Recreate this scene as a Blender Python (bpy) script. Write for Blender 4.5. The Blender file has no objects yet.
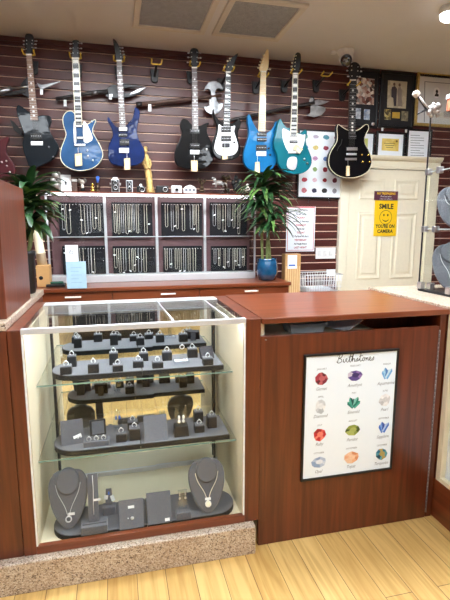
import bpy, bmesh, math, random
from mathutils import Vector, Matrix, noise
random.seed(7)
SC = bpy.context.scene
COL = SC.collection
PI = math.pi

# ------------------------------------------------------------------ camera
FPX, HC = 451.0, 1.42
YAW, PIT = math.radians(13.5), math.radians(9.3)
FW = Vector((math.sin(YAW)*math.cos(PIT), math.cos(YAW)*math.cos(PIT), -math.sin(PIT)))
RT = Vector((math.cos(YAW), -math.sin(YAW), 0))
UP = RT.cross(FW)
CP = Vector((0, 0, HC))
cd = bpy.data.cameras.new('camera'); cam = bpy.data.objects.new('camera', cd); COL.objects.link(cam)
cam.location = CP
cam.rotation_euler = Matrix((RT, UP, -FW)).transposed().to_euler()
cd.sensor_fit = 'VERTICAL'; cd.sensor_height = 24.0; cd.lens = 24.0*FPX/600.0
cd.clip_start = 0.05
SC.camera = cam

def ray(x, y): return FW*FPX + RT*(x-225) + UP*(300-y)
def aY(x, y, Y):
    d = ray(x, y); p = CP + d*(Y/d.y); return (p.x, p.z)
def aZ(x, y, Z):
    d = ray(x, y); p = CP + d*((Z-HC)/d.z); return (p.x, p.y)
def aX(x, y, X):
    d = ray(x, y); p = CP + d*(X/d.x); return (p.y, p.z)
def mpp(x, y, Y):            # metres per pixel on the plane at depth Y
    a = aY(x-5, y, Y); b = aY(x+5, y, Y); return (b[0]-a[0])/10

# ------------------------------------------------------------------ mesh builder
def catmull(pts, n=3, closed=True):
    out = []; N = len(pts)
    rng = range(N) if closed else range(N-1)
    for i in rng:
        if closed: p0, p1, p2, p3 = pts[i-1], pts[i], pts[(i+1) % N], pts[(i+2) % N]
        else: p0, p1, p2, p3 = pts[max(i-1, 0)], pts[i], pts[i+1], pts[min(i+2, N-1)]
        for k in range(n):
            t = k/n
            out.append(tuple(0.5*((2*b)+(-a+c)*t+(2*a-5*b+4*c-d)*t*t+(-a+3*b-3*c+d)*t**3)
                             for a, b, c, d in zip(p0, p1, p2, p3)))
    if not closed: out.append(tuple(pts[-1]))
    return out

def area2(p): return sum(p[i-1][0]*p[i][1]-p[i][0]*p[i-1][1] for i in range(len(p)))/2

def inset(poly, d):           # poly CCW
    N = len(poly); out = []
    for i in range(N):
        a, b, c = Vector(poly[i-1]), Vector(poly[i]), Vector(poly[(i+1) % N])
        e1 = (b-a); e2 = (c-b)
        if e1.length < 1e-9 or e2.length < 1e-9: out.append(tuple(b)); continue
        e1.normalize(); e2.normalize()
        n = Vector((-e1.y-e2.y, e1.x+e2.x))
        if n.length < 1e-6: n = Vector((-e1.y, e1.x))
        n.normalize()
        out.append((b.x+n.x*d, b.y+n.y*d))
    return out

class MB:
    def __init__(s): s.v = []; s.f = []; s.m = []; s.sm = []
    def add(s, vs, fs, m=0, smooth=False, M=None):
        o = len(s.v)
        for p in vs:
            p = Vector(p)
            s.v.append(M @ p if M else p)
        for f in fs:
            s.f.append([i+o for i in f]); s.m.append(m); s.sm.append(smooth)
        return s
    def box(s, x0, x1, y0, y1, z0, z1, m=0, M=None):
        v = [(x0,y0,z0),(x1,y0,z0),(x1,y1,z0),(x0,y1,z0),(x0,y0,z1),(x1,y0,z1),(x1,y1,z1),(x0,y1,z1)]
        f = [(0,3,2,1),(4,5,6,7),(0,1,5,4),(1,2,6,5),(2,3,7,6),(3,0,4,7)]
        return s.add(v, f, m, False, M)
    def cbox(s, c, sx, sy, sz, m=0, rz=0, rx=0, ry=0, taper=1.0):
        M = Matrix.Translation(c) @ Matrix.Rotation(rz, 4, 'Z') @ Matrix.Rotation(ry, 4, 'Y') @ Matrix.Rotation(rx, 4, 'X')
        a, b, h = sx/2, sy/2, sz/2; t = taper
        v = [(-a,-b,-h),(a,-b,-h),(a,b,-h),(-a,b,-h),(-a*t,-b*t,h),(a*t,-b*t,h),(a*t,b*t,h),(-a*t,b*t,h)]
        f = [(0,3,2,1),(4,5,6,7),(0,1,5,4),(1,2,6,5),(2,3,7,6),(3,0,4,7)]
        return s.add(v, f, m, False, M)
    def loops(s, loops, m=0, cap0=True, cap1=True, smooth=True, M=None, mcap=None):
        o = len(s.v); n = len(loops[0])
        for L in loops:
            for p in L:
                p = Vector(p); s.v.append(M @ p if M else p)
        for k in range(len(loops)-1):
            for i in range(n):
                j = (i+1) % n
                s.f.append([o+k*n+i, o+k*n+j, o+(k+1)*n+j, o+(k+1)*n+i]); s.m.append(m); s.sm.append(smooth)
        if cap0: s.f.append([o+i for i in reversed(range(n))]); s.m.append(m if mcap is None else mcap); s.sm.append(False)
        if cap1: s.f.append([o+(len(loops)-1)*n+i for i in range(n)]); s.m.append(m); s.sm.append(False)
        return s
    def plate(s, poly, yf, th, r=0.0, m=0, sub=0, M=None, mcap=None):
        # outline in (x, z), front face towards -y at yf, thickness th, edge radius r
        if sub: poly = catmull(poly, sub)
        if area2(poly) < 0: poly = poly[::-1]
        if r > 0:
            seq = [(r, yf), (r*.29, yf+r*.29), (0, yf+r), (0, yf+th-r), (r*.29, yf+th-r*.29), (r, yf+th)]
        else: seq = [(0, yf), (0, yf+th)]
        L = []
        for d, y in seq:
            q = inset(poly, d) if d else poly
            L.append([(a, y, b) for a, b in q])
        # orientation: viewed from -y, x right z up is CCW -> cap0 normal -y
        o = len(s.v); n = len(poly)
        for l in L:
            for p in l:
                p = Vector(p); s.v.append(M @ p if M else p)
        for k in range(len(L)-1):
            for i in range(n):
                j = (i+1) % n
                s.f.append([o+k*n+j, o+k*n+i, o+(k+1)*n+i, o+(k+1)*n+j]); s.m.append(m); s.sm.append(r > 0)
        s.f.append([o+i for i in range(n)]); s.m.append(m if mcap is None else mcap); s.sm.append(False)
        s.f.append([o+(len(L)-1)*n+i for i in reversed(range(n))]); s.m.append(m); s.sm.append(False)
        return s
    def flat(s, poly, y, m=0, M=None):      # single face towards -y
        if area2(poly) < 0: poly = poly[::-1]
        return s.add([(a, y, b) for a, b in poly], [list(range(len(poly)))], m, False, M)
    def tube(s, pts, r, n=6, m=0, closed=False, M=None, cap=True):
        pts = [Vector(p) for p in pts]; N = len(pts)
        rr = r if isinstance(r, (list, tuple)) else [r]*N
        L = []; prev = None
        for i, p in enumerate(pts):
            if closed: t = pts[(i+1) % N]-pts[i-1]
            else: t = pts[min(i+1, N-1)]-pts[max(i-1, 0)]
            if t.length < 1e-9: t = Vector((0, 0, 1))
            t.normalize()
            if prev is None:
                u = t.cross(Vector((0, 0, 1)))
                if u.length < .1: u = t.cross(Vector((1, 0, 0)))
            else:
                u = prev - t*prev.dot(t)
                if u.length < 1e-6: u = t.cross(Vector((0, .3, 1)))
            u.normalize(); prev = u; w = t.cross(u)
            L.append([p+(u*math.cos(2*PI*k/n)+w*math.sin(2*PI*k/n))*rr[i] for k in range(n)])
        if closed: L.append(L[0]); return s.loops(L, m, False, False, True, M)
        return s.loops(L, m, cap, cap, True, M)
    def lathe(s, prof, c, n=20, m=0, M=None, axis='Z', cap0=True, cap1=True):
        c = Vector(c); L = []
        for r, h in prof:
            ring = []
            for k in range(n):
                a = 2*PI*k/n
                x, y = r*math.cos(a), r*math.sin(a)
                if axis == 'Z': q = Vector((x, y, h))
                elif axis == 'Y': q = Vector((x, h, -y))
                else: q = Vector((h, x, y))
                ring.append(c+q)
            L.append(ring)
        return s.loops(L, m, cap0, cap1, True, M)
    def ell(s, c, rx, ry, rz, n=12, m=0, M=None):
        c = Vector(c); L = []
        K = max(5, n//2)
        for i in range(K+1):
            t = -PI/2+PI*i/K
            t = max(-PI/2+.02, min(PI/2-.02, t))
            L.append([c+Vector((rx*math.cos(t)*math.cos(2*PI*k/n), ry*math.cos(t)*math.sin(2*PI*k/n), rz*math.sin(t))) for k in range(n)])
        return s.loops(L, m, True, True, True, M)
    def build(s, name, mats, parent=None, bevel=0, seg=2):
        off = parent_loc(parent) if parent else Vector((0, 0, 0))
        if not parent:
            xs = [p.x for p in s.v]; ys = [p.y for p in s.v]; zs = [p.z for p in s.v]
            off = Vector(((min(xs)+max(xs))/2, (min(ys)+max(ys))/2, min(zs)))
        me = bpy.data.meshes.new(name)
        me.from_pydata([p-off for p in s.v], [], s.f)
        if not isinstance(mats, (list, tuple)): mats = [mats]
        for mt in mats: me.materials.append(mt)
        me.polygons.foreach_set('material_index', s.m)
        me.polygons.foreach_set('use_smooth', s.sm)
        me.update()
        o = bpy.data.objects.new(name, me); COL.objects.link(o)
        if parent: o.parent = parent
        else: o.location = off
        if bevel:
            b = o.modifiers.new('bevel', 'BEVEL'); b.width = bevel; b.segments = seg; b.limit_method = 'ANGLE'; b.angle_limit = math.radians(50)
        return o

def parent_loc(o):
    l = Vector(o.location)
    while o.parent: o = o.parent; l += Vector(o.location)
    return l

def thing(name, label, cat, loc, group=None):
    o = bpy.data.objects.new(name, None); COL.objects.link(o); o.location = loc
    o.empty_display_size = .05
    return tag(o, label, cat, group)
def tag(o, label, cat, group=None):
    o['label'] = label; o['category'] = cat
    if group: o['group'] = group
    return o
def struct(o): o['kind'] = 'structure'; return o
ORD = ['', 'first', 'second', 'third', 'fourth', 'fifth', 'sixth', 'seventh', 'eighth', 'ninth', 'tenth', 'eleventh', 'twelfth', 'thirteenth']

# ------------------------------------------------------------------ materials
def srgb(r, g, b):
    f = lambda c: (c/255/12.92 if c/255 <= .04045 else ((c/255+.055)/1.055)**2.4)
    return (f(r), f(g), f(b), 1)
def newmat(name):
    m = bpy.data.materials.new(name); m.use_nodes = True
    nt = m.node_tree; return m, nt, nt.nodes['Principled BSDF'], nt.nodes, nt.links
def mat(name, col, rough=.5, metal=0, var=.08, scale=40, bump=0, bscale=60, coat=0, spec=.5, emit=0, sheen=0, stretch=None):
    m, nt, b, N, L = newmat(name)
    tc = N.new('ShaderNodeTexCoord'); mp = N.new('ShaderNodeMapping'); L.new(tc.outputs['Object'], mp.inputs[0])
    if stretch: mp.inputs['Scale'].default_value = stretch
    no = N.new('ShaderNodeTexNoise'); no.inputs['Scale'].default_value = scale; no.inputs['Detail'].default_value = 3
    L.new(mp.outputs[0], no.inputs['Vector'])
    cr = N.new('ShaderNodeValToRGB')
    c = Vector(col[:3])
    cr.color_ramp.elements[0].position = .3; cr.color_ramp.elements[1].position = .7
    cr.color_ramp.elements[0].color = (*(c*(1-var)), 1); cr.color_ramp.elements[1].color = (*[min(1, k*(1+var)) for k in c], 1)
    L.new(no.outputs[0], cr.inputs[0]); L.new(cr.outputs[0], b.inputs['Base Color'])
    b.inputs['Roughness'].default_value = rough; b.inputs['Metallic'].default_value = metal
    b.inputs['Specular IOR Level'].default_value = spec
    b.inputs['Coat Weight'].default_value = coat; b.inputs['Coat Roughness'].default_value = .04
    if sheen: b.inputs['Sheen Weight'].default_value = sheen
    if bump:
        n2 = N.new('ShaderNodeTexNoise'); n2.inputs['Scale'].default_value = bscale; L.new(mp.outputs[0], n2.inputs['Vector'])
        bp = N.new('ShaderNodeBump'); bp.inputs['Strength'].default_value = bump; bp.inputs['Distance'].default_value = .01
        L.new(n2.outputs[0], bp.inputs['Height']); L.new(bp.outputs[0], b.inputs['Normal'])
        if coat: L.new(bp.outputs[0], b.inputs['Coat Normal'])
    if emit:
        L.new(cr.outputs[0], b.inputs['Emission Color']); b.inputs['Emission Strength'].default_value = emit
    return m
def wood(name, c1, c2, axis='Z', rough=.35, coat=.15, freq=22):
    m, nt, b, N, L = newmat(name)
    tc = N.new('ShaderNodeTexCoord'); mp = N.new('ShaderNodeMapping'); L.new(tc.outputs['Object'], mp.inputs[0])
    sc = {'X': (1.2, freq, freq), 'Y': (freq, 1.2, freq), 'Z': (freq, freq, 1.2)}[axis]
    mp.inputs['Scale'].default_value = sc
    no = N.new('ShaderNodeTexNoise'); no.inputs['Scale'].default_value = 1.6; no.inputs['Detail'].default_value = 6; no.inputs['Distortion'].default_value = .6
    L.new(mp.outputs[0], no.inputs['Vector'])
    cr = N.new('ShaderNodeValToRGB'); cr.color_ramp.elements[0].position = .32; cr.color_ramp.elements[1].position = .68
    cr.color_ramp.elements[0].color = c1; cr.color_ramp.elements[1].color = c2
    L.new(no.outputs[0], cr.inputs[0]); L.new(cr.outputs[0], b.inputs['Base Color'])
    b.inputs['Roughness'].default_value = rough; b.inputs['Coat Weight'].default_value = coat; b.inputs['Coat Roughness'].default_value = .15
    return m
def glass(name, tint=(1, 1, 1), edge=None, ior=1.5):
    m, nt, b, N, L = newmat(name); N.remove(b)
    tr = N.new('ShaderNodeBsdfTransparent'); tr.inputs[0].default_value = (*tint, 1)
    gl = N.new('ShaderNodeBsdfGlossy'); gl.inputs['Roughness'].default_value = .01
    fr = N.new('ShaderNodeFresnel'); ge = N.new('ShaderNodeNewGeometry'); ix = N.new('ShaderNodeMix')
    ix.inputs[2].default_value = ior; ix.inputs[3].default_value = 1/ior
    L.new(ge.outputs['Backfacing'], ix.inputs[0]); L.new(ix.outputs[0], fr.inputs[0])
    mx = N.new('ShaderNodeMixShader'); L.new(fr.outputs[0], mx.inputs[0]); L.new(tr.outputs[0], mx.inputs[1]); L.new(gl.outputs[0], mx.inputs[2])
    L.new(mx.outputs[0], N['Material Output'].inputs[0])
    return m
def granite(name):
    m, nt, b, N, L = newmat(name)
    tc = N.new('ShaderNodeTexCoord')
    v1 = N.new('ShaderNodeTexVoronoi'); v1.inputs['Scale'].default_value = 240; L.new(tc.outputs['Object'], v1.inputs['Vector'])
    n1 = N.new('ShaderNodeTexNoise'); n1.inputs['Scale'].default_value = 14; n1.inputs['Detail'].default_value = 4; L.new(tc.outputs['Object'], n1.inputs['Vector'])
    sp = N.new('ShaderNodeSeparateColor'); L.new(v1.outputs['Color'], sp.inputs[0])
    cr = N.new('ShaderNodeValToRGB'); cr.color_ramp.interpolation = 'CONSTANT'
    es = cr.color_ramp.elements
    es[0].position = 0; es[0].color = srgb(110, 92, 80); es[1].position = .10; es[1].color = srgb(164, 144, 126)
    for p, c in ((.3, (190, 172, 154)), (.6, (204, 190, 172)), (.85, (216, 206, 194))):
        e = es.new(p); e.color = srgb(*c)
    L.new(sp.outputs[0], cr.inputs[0])
    c2 = N.new('ShaderNodeValToRGB'); c2.color_ramp.elements[0].position = .35; c2.color_ramp.elements[1].position = .7
    c2.color_ramp.elements[0].color = (.88, .82, .76, 1); c2.color_ramp.elements[1].color = (1, 1, 1, 1)
    L.new(n1.outputs[0], c2.inputs[0])
    mx = N.new('ShaderNodeMix'); mx.data_type = 'RGBA'; mx.blend_type = 'MULTIPLY'; mx.inputs[0].default_value = 1
    L.new(cr.outputs[0], mx.inputs[6]); L.new(c2.outputs[0], mx.inputs[7]); L.new(mx.outputs[2], b.inputs['Base Color'])
    b.inputs['Roughness'].default_value = .3
    return m
def planks(name):
    m, nt, b, N, L = newmat(name)
    tc = N.new('ShaderNodeTexCoord'); mp = N.new('ShaderNodeMapping'); L.new(tc.outputs['Object'], mp.inputs[0])
    mp.inputs['Rotation'].default_value = (0, 0, PI/2); mp.inputs['Location'].default_value = (0, .018, 0)
    br = N.new('ShaderNodeTexBrick'); br.inputs['Scale'].default_value = 1; br.offset = .37; br.offset_frequency = 2
    br.inputs['Brick Width'].default_value = 1.15; br.inputs['Row Height'].default_value = .1165
    br.inputs['Mortar Size'].default_value = .0013; br.inputs['Mortar Smooth'].default_value = .1; br.inputs['Bias'].default_value = 0
    br.inputs['Color1'].default_value = srgb(226, 190, 122); br.inputs['Color2'].default_value = srgb(210, 170, 102); br.inputs['Mortar'].default_value = srgb(110, 78, 44)
    L.new(mp.outputs[0], br.inputs['Vector'])
    m2 = N.new('ShaderNodeMapping'); L.new(tc.outputs['Object'], m2.inputs[0]); m2.inputs['Scale'].default_value = (26, 1.6, 1)
    no = N.new('ShaderNodeTexNoise'); no.inputs['Scale'].default_value = 1.5; no.inputs['Detail'].default_value = 6; no.inputs['Distortion'].default_value = .8
    L.new(m2.outputs[0], no.inputs['Vector'])
    cr = N.new('ShaderNodeValToRGB'); cr.color_ramp.elements[0].position = .3; cr.color_ramp.elements[1].position = .62
    cr.color_ramp.elements[0].color = (.72, .62, .48, 1); cr.color_ramp.elements[1].color = (1, 1, 1, 1)
    L.new(no.outputs[0], cr.inputs[0])
    mx = N.new('ShaderNodeMix'); mx.data_type = 'RGBA'; mx.blend_type = 'MULTIPLY'; mx.inputs[0].default_value = .9
    L.new(br.outputs['Color'], mx.inputs[6]); L.new(cr.outputs[0], mx.inputs[7]); L.new(mx.outputs[2], b.inputs['Base Color'])
    b.inputs['Roughness'].default_value = .4
    return m
def mottled(name, cols, scale=120, rough=.4):       # blotchy printed picture
    m, nt, b, N, L = newmat(name)
    tc = N.new('ShaderNodeTexCoord')
    v = N.new('ShaderNodeTexVoronoi'); v.inputs['Scale'].default_value = scale; L.new(tc.outputs['Object'], v.inputs['Vector'])
    sp = N.new('ShaderNodeSeparateColor'); L.new(v.outputs['Color'], sp.inputs[0])
    cr = N.new('ShaderNodeValToRGB'); es = cr.color_ramp.elements
    es[0].color = srgb(*cols[0]); es[1].color = srgb(*cols[-1])
    for i, c in enumerate(cols[1:-1]): e = es.new((i+1)/(len(cols)-1)); e.color = srgb(*c)
    L.new(sp.outputs[0], cr.inputs[0]); L.new(cr.outputs[0], b.inputs['Base Color']); b.inputs['Roughness'].default_value = rough
    return m

M = {}
M['wood'] = wood('mahogany_upright', srgb(80, 35, 18), srgb(111, 52, 28), 'Z')
M['woodx'] = wood('mahogany_along', srgb(96, 44, 23), srgb(128, 65, 36), 'X', .3, .2)
M['woody'] = wood('mahogany_deep', srgb(96, 44, 23), srgb(128, 65, 36), 'Y', .3, .2)
M['slat'] = wood('slatwall_board', srgb(70, 30, 26), srgb(88, 39, 33), 'X', .42, .1, 14)
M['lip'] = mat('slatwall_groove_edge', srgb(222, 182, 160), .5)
M['granite'] = granite('speckled_granite')
M['floor'] = planks('maple_planks')
M['ceil'] = mat('ceiling_paint', srgb(218, 217, 218), .9, var=.02, scale=4)
M['wallp'] = mat('wall_paint', srgb(226, 220, 208), .8, var=.03, scale=5)
M['door'] = mat('cream_door_paint', srgb(240, 232, 208), .45, var=.02)
M['cream'] = mat('cream_lining', srgb(238, 226, 198), .5, var=.03, scale=8)
M['glass'] = glass('clear_glass', (.985, .995, .99), ior=1.27)
M['topglass'] = glass('top_glass', (.985, .995, .99), ior=1.5)
M['shelfglass'] = glass('shelf_glass', (.97, .99, .98))
M['gedge'] = mat('glass_edge', srgb(120, 150, 140), .15, var=.1)
M['mirror'] = mat('mirror_silver', (.86, .88, .88), .01, 1, var=0)
M['alu'] = mat('brushed_aluminium', srgb(222, 224, 228), .36, .5, var=.05, stretch=(2, 40, 40))
M['white_metal'] = mat('white_metal', srgb(236, 236, 236), .35)
M['chrome'] = mat('chrome', (.78, .78, .80), .28, 1, var=.04)
M['wire'] = mat('string_wire', srgb(120, 116, 110), .5, .6)
M['steel'] = mat('worn_steel', srgb(150, 150, 152), .3, .9, var=.25, scale=25)
M['darksteel'] = mat('dark_steel', srgb(66, 66, 70), .35, .8, var=.2)
M['black'] = mat('black_plastic', srgb(20, 20, 22), .4)
M['blackm'] = mat('black_matte', srgb(16, 16, 18), .65)
M['gold'] = mat('gold_metal', srgb(226, 186, 92), .25, .9)
M['chain'] = mat('pale_gold_chain', srgb(250, 242, 222), .5, .1)
M['silverchain'] = mat('silver_chain', srgb(226, 228, 232), .35, .5)
M['yellow'] = mat('yellow_rubber', srgb(222, 184, 66), .5)
M['suede'] = mat('grey_suede', srgb(96, 98, 106), .95, var=.12, scale=160, bump=.15, bscale=300, sheen=.3)
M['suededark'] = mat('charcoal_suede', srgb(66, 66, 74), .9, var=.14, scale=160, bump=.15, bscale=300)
M['velvet'] = mat('black_velvet', srgb(14, 15, 22), .95, var=.2, scale=100)
M['boxdark'] = mat('dark_leatherette', srgb(28, 27, 29), .6, var=.2, scale=140)
M['white'] = mat('white_card', srgb(244, 244, 244), .6, var=.01)
M['paper'] = mat('paper_white', srgb(244, 249, 255), .7, var=.01)
M['kraft'] = mat('kraft_tag', srgb(226, 196, 148), .7)
M['lens'] = mat('lens_black', (.01, .01, .012, 1), .05, coat=1)
M['gem'] = mat('diamond', srgb(240, 244, 250), .05, 0, var=.1, scale=300, coat=1)
M['acrylic'] = glass('clear_acrylic', (.9, .94, .97), ior=1.9)
M['bluepaper'] = mat('pale_blue_sheet', srgb(176, 208, 228), .35, var=.06, scale=20)
M['leaf'] = mat('dark_leaf', srgb(34, 66, 34), .38, var=.45, scale=22)
M['leafl'] = mat('light_leaf_stripe', srgb(84, 118, 58), .4, var=.25)
M['cane'] = mat('green_cane', srgb(128, 140, 84), .6, var=.3, scale=40)
M['bluepot'] = mat('blue_glaze', srgb(20, 74, 110), .12, var=.35, scale=14, coat=1)
M['soil'] = mat('soil', srgb(50, 36, 28), .9, var=.3, scale=80)
M['blackwood'] = mat('ebony', srgb(34, 28, 28), .4, var=.2)
M['rosetan'] = mat('tan_rosewood', srgb(140, 108, 88), .5, var=.2, scale=30)
M['rosewood'] = mat('rosewood', srgb(82, 58, 48), .5, var=.25, scale=30)
M['rosegrey'] = mat('grey_brown_board', srgb(104, 92, 88), .5, var=.2, scale=60)
M['maple'] = mat('maple_neck', srgb(232, 204, 152), .35, var=.08, stretch=(20, 20, 2), coat=.4)
M['pearl'] = mat('pearl_inlay', srgb(236, 234, 228), .25, var=.06)
M['ivory'] = mat('cream_binding', srgb(232, 222, 190), .35)
M['pale'] = mat('pale_timber', srgb(222, 206, 176), .5, var=.1, stretch=(20, 20, 2))
M['tanwood'] = mat('tan_timber', srgb(206, 160, 104), .5, var=.12, stretch=(30, 30, 3))
M['carved'] = mat('gilt_carving', srgb(206, 172, 106), .4, .25, var=.3, scale=60, bump=.5, bscale=60)
M['pewter'] = mat('pewter', srgb(176, 172, 168), .35, .6, var=.35, scale=60)
M['bronze'] = mat('dark_bronze', srgb(82, 66, 48), .35, .7, var=.4, scale=60)
M['bone'] = mat('bone', srgb(216, 208, 196), .5, var=.2, scale=50)
M['ink'] = mat('ink_black', srgb(30, 30, 34), .7, var=0)
M['inkgrey'] = mat('ink_grey', srgb(120, 124, 134), .7, var=0)
M['red'] = mat('ink_red', srgb(186, 40, 48), .6, var=0)
M['pink'] = mat('ink_rose', srgb(214, 120, 128), .6, var=0)
M['blue'] = mat('ink_blue', srgb(54, 98, 190), .6, var=.05)
M['signyellow'] = mat('sign_yellow', srgb(250, 204, 30), .45, var=.02)
M['plum'] = mat('sign_plum', srgb(92, 44, 66), .5, var=.05)
M['led'] = mat('led_strip', (.95, .96, 1, 1), .4, var=0, emit=.8)
M['lamp'] = mat('lamp_diffuser', (.87, .94, 1, 1), .4, var=0, emit=16.5)
M['aislefill'] = mat('aisle_fill_diffuser', (.88, .945, 1, 1), .4, var=0, emit=38.0)
M['casefill'] = mat('case_fill_led', (.97, .98, 1, 1), .4, var=0, emit=30.0)
M['wallled'] = mat('wall_case_led', (.95, .96, 1, 1), .4, var=0, emit=16.0)
M['bulb'] = mat('bulb_glow', (1, .98, .95, 1), .4, var=0, emit=6.0)
M['grille'] = mat('grey_grille', srgb(186, 190, 198), .6, var=.1)
M['grilleback'] = mat('grille_backing', srgb(96, 96, 100), .8)
M['vent'] = mat('vent_frame_paint', srgb(214, 208, 198), .6, var=.02)
M['plastic'] = mat('cloudy_plastic', srgb(176, 190, 200), .3, var=.08)
M['backcase'] = mat('mauve_backing', srgb(108, 78, 82), .4, var=.1, scale=6)
def gloss(name, c, bump=.13, var=.12, scale=8): return mat(name, srgb(*c), .35, 0, var=var, scale=scale, bump=bump, bscale=13, coat=.38, spec=.08)

def text(name, s, size, x, y, z, m, parent, align='CENTER', shear=0, sx=1.0, bold=0):
    cu = bpy.data.curves.new(name, 'FONT'); cu.body = s; cu.size = size; cu.align_x = align; cu.align_y = 'CENTER'; cu.shear = shear; cu.offset = bold
    cu.resolution_u = 2
    o = bpy.data.objects.new(name, cu); COL.objects.link(o)
    bpy.context.view_layer.update()
    me = bpy.data.meshes.new_from_object(o.evaluated_get(bpy.context.evaluated_depsgraph_get()))
    bpy.data.objects.remove(o); bpy.data.curves.remove(cu)
    me.transform(Matrix.Translation((x, y, z)) @ Matrix.Rotation(PI/2, 4, 'X') @ Matrix.Diagonal((sx, 1, 1, 1)))
    off = parent_loc(parent); me.transform(Matrix.Translation(-off))
    me.materials.clear(); me.materials.append(m); me.name = name
    r = bpy.data.objects.new(name, me); COL.objects.link(r); r.parent = parent
    return r
# ------------------------------------------------------------------ setting
YW, ZC = 3.80, 2.775
XL, XR, YF = -2.8, 3.6, -3.4
struct(MB().box(XL, XR, YF, YW, -.08, 0).build('floor', M['floor']))
struct(MB().box(XL, XR, YF, YW+.1, ZC, ZC+.08).build('ceiling', M['ceil']))
mb = MB()
pitch = .0705; z0 = 2.721 - 38*pitch
mb.box(XL, XR, YW+.012, YW+.1, 0, ZC, 0)
z = z0
mb.box(XL, XR, YW, YW+.012, 0, z0+.0, 0)
while z < ZC-.02:
    t = min(z+.0595, ZC-.005)
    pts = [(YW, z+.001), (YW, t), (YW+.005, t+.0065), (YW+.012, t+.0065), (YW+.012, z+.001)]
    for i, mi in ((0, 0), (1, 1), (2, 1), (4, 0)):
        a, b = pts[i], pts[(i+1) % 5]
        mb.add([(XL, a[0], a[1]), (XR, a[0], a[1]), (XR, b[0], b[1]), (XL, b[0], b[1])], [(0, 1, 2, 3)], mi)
    z += pitch
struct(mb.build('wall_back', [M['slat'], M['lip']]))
struct(MB().box(XL, XR, YW-.018, YW-.001, 2.742, ZC-.001).build('trim_1', M['slat'], bevel=.004))
struct(MB().box(XL-.1, XL, YF, YW, 0, ZC).build('wall_left', M['slat']))
struct(MB().box(XR, XR+.1, YF, YW, 0, ZC).build('wall_right', M['slat']))
# shop front behind the camera, with a display window that lets daylight in
mb = MB(); wx0, wx1, wz0, wz1 = -2.3, .6, .75, 2.35
mb.box(XL, wx0, YF-.1, YF, 0, ZC); mb.box(wx1, XR, YF-.1, YF, 0, ZC)
mb.box(wx0, wx1, YF-.1, YF, 0, wz0); mb.box(wx0, wx1, YF-.1, YF, wz1, ZC)
struct(mb.build('wall_front', M['slat']))
mb = MB()
for a, b in ((wx0, wx0+.05), (wx1-.05, wx1), (-.875, -.825)): mb.box(a, b, YF-.08, YF-.03, wz0+.05, wz1-.05)
mb.box(wx0, wx1, YF-.08, YF-.03, wz0, wz0+.05); mb.box(wx0, wx1, YF-.08, YF-.03, wz1-.05, wz1)
w = struct(mb.build('window_1', M['alu']))
MB().box(wx0+.05, wx1-.05, YF-.06, YF-.054, wz0+.05, wz1-.05).build('pane', M['glass'], w)
W = bpy.data.worlds.new('daylight'); SC.world = W; W.use_nodes = True
bg = W.node_tree.nodes['Background']; sky = W.node_tree.nodes.new('ShaderNodeTexSky'); sky.sky_type = 'HOSEK_WILKIE'; sky.turbidity = 4; sky.sun_direction = (.3, .5, .8)
W.node_tree.links.new(sky.outputs[0], bg.inputs[0]); bg.inputs[1].default_value = .4
al = bpy.data.lights.new('daylight_window', 'AREA'); al.shape = 'RECTANGLE'; al.size = 2.8; al.size_y = 1.5; al.energy = 16; al.color = (.9, .95, 1)
ao = bpy.data.objects.new('daylight_window', al); COL.objects.link(ao); ao.location = ((wx0+wx1)/2, YF+.02, 1.55); ao.rotation_euler = (PI/2, 0, 0)

# ceiling lamps over the shop floor (recessed troffers), plus unseen ones added to brighten the back aisle
def troffer(x, y, label, sx=.6, sy=1.2, lm='lamp'):
    t = thing('ceiling_light', label, 'ceiling light', (x, y, ZC-.03))
    mb = MB(); a, b = sx/2, sy/2
    mb.box(x-a, x+a, y-b, y-b+.03, ZC-.03, ZC-.001); mb.box(x-a, x+a, y+b-.03, y+b, ZC-.03, ZC-.001)
    mb.box(x-a, x-a+.03, y-b+.03, y+b-.03, ZC-.03, ZC-.001); mb.box(x+a-.03, x+a, y-b+.03, y+b-.03, ZC-.03, ZC-.001)
    mb.build('frame', M['white_metal'], t)
    MB().box(x-a+.03, x+a-.03, y-b+.03, y+b-.03, ZC-.018, ZC-.008).build('diffuser', M[lm], t)
troffer(-1.1, .55, 'long white ceiling light left of the counter front')
troffer(.55, .45, 'long white ceiling light over the shop floor before the display case')
troffer(2.3, .75, 'long white ceiling light above the right hand counter')
troffer(-.3, -1.7, 'long white ceiling light near the shop window')
troffer(1.9, -1.7, 'long white ceiling light in the far shop corner')
troffer(.1, 2.49, 'added crosswise fill light brightening the aisle before the wall case', 1.2, .5, 'aislefill')
troffer(1.35, 2.2, 'added crosswise fill light brightening the aisle before the cream door', 1.2, .5, 'aislefill')

# door
dx0, dx1, dz1 = 2.045, 2.855, 1.925
d = struct(MB().box(dx0, dx1, YW-.035, YW-.002, .01, dz1).build('door_1', M['door']))
def door_panel(x0, x1, z0, z1):
    mb = MB(); y = YW-.035
    # sunken field with a raised centre
    fr = [(x0, y, z0), (x1, y, z0), (x1, y, z1), (x0, y, z1)]
    def rect(i, yy): return [(x0+i, yy, z0+i), (x1-i, yy, z0+i), (x1-i, yy, z1-i), (x0+i, yy, z1-i)]
    L = [rect(0, y-.0005), rect(.006, y-.007), rect(.014, y-.008), rect(.03, y-.002), rect(.045, y-.001), rect(.06, y-.007)]
    mb.loops(L, 0, False, True, False)
    for f in mb.f: f.reverse()
    o = mb.build('panel', M['door'], d)
pw = [(dx0+.10, dx0+.355), (dx1-.355, dx1-.10)]
for a, b in pw:
    door_panel(a, b, 1.66, 1.84); door_panel(a, b, .93, 1.545); door_panel(a, b, .16, .80)
mb = MB()
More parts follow.
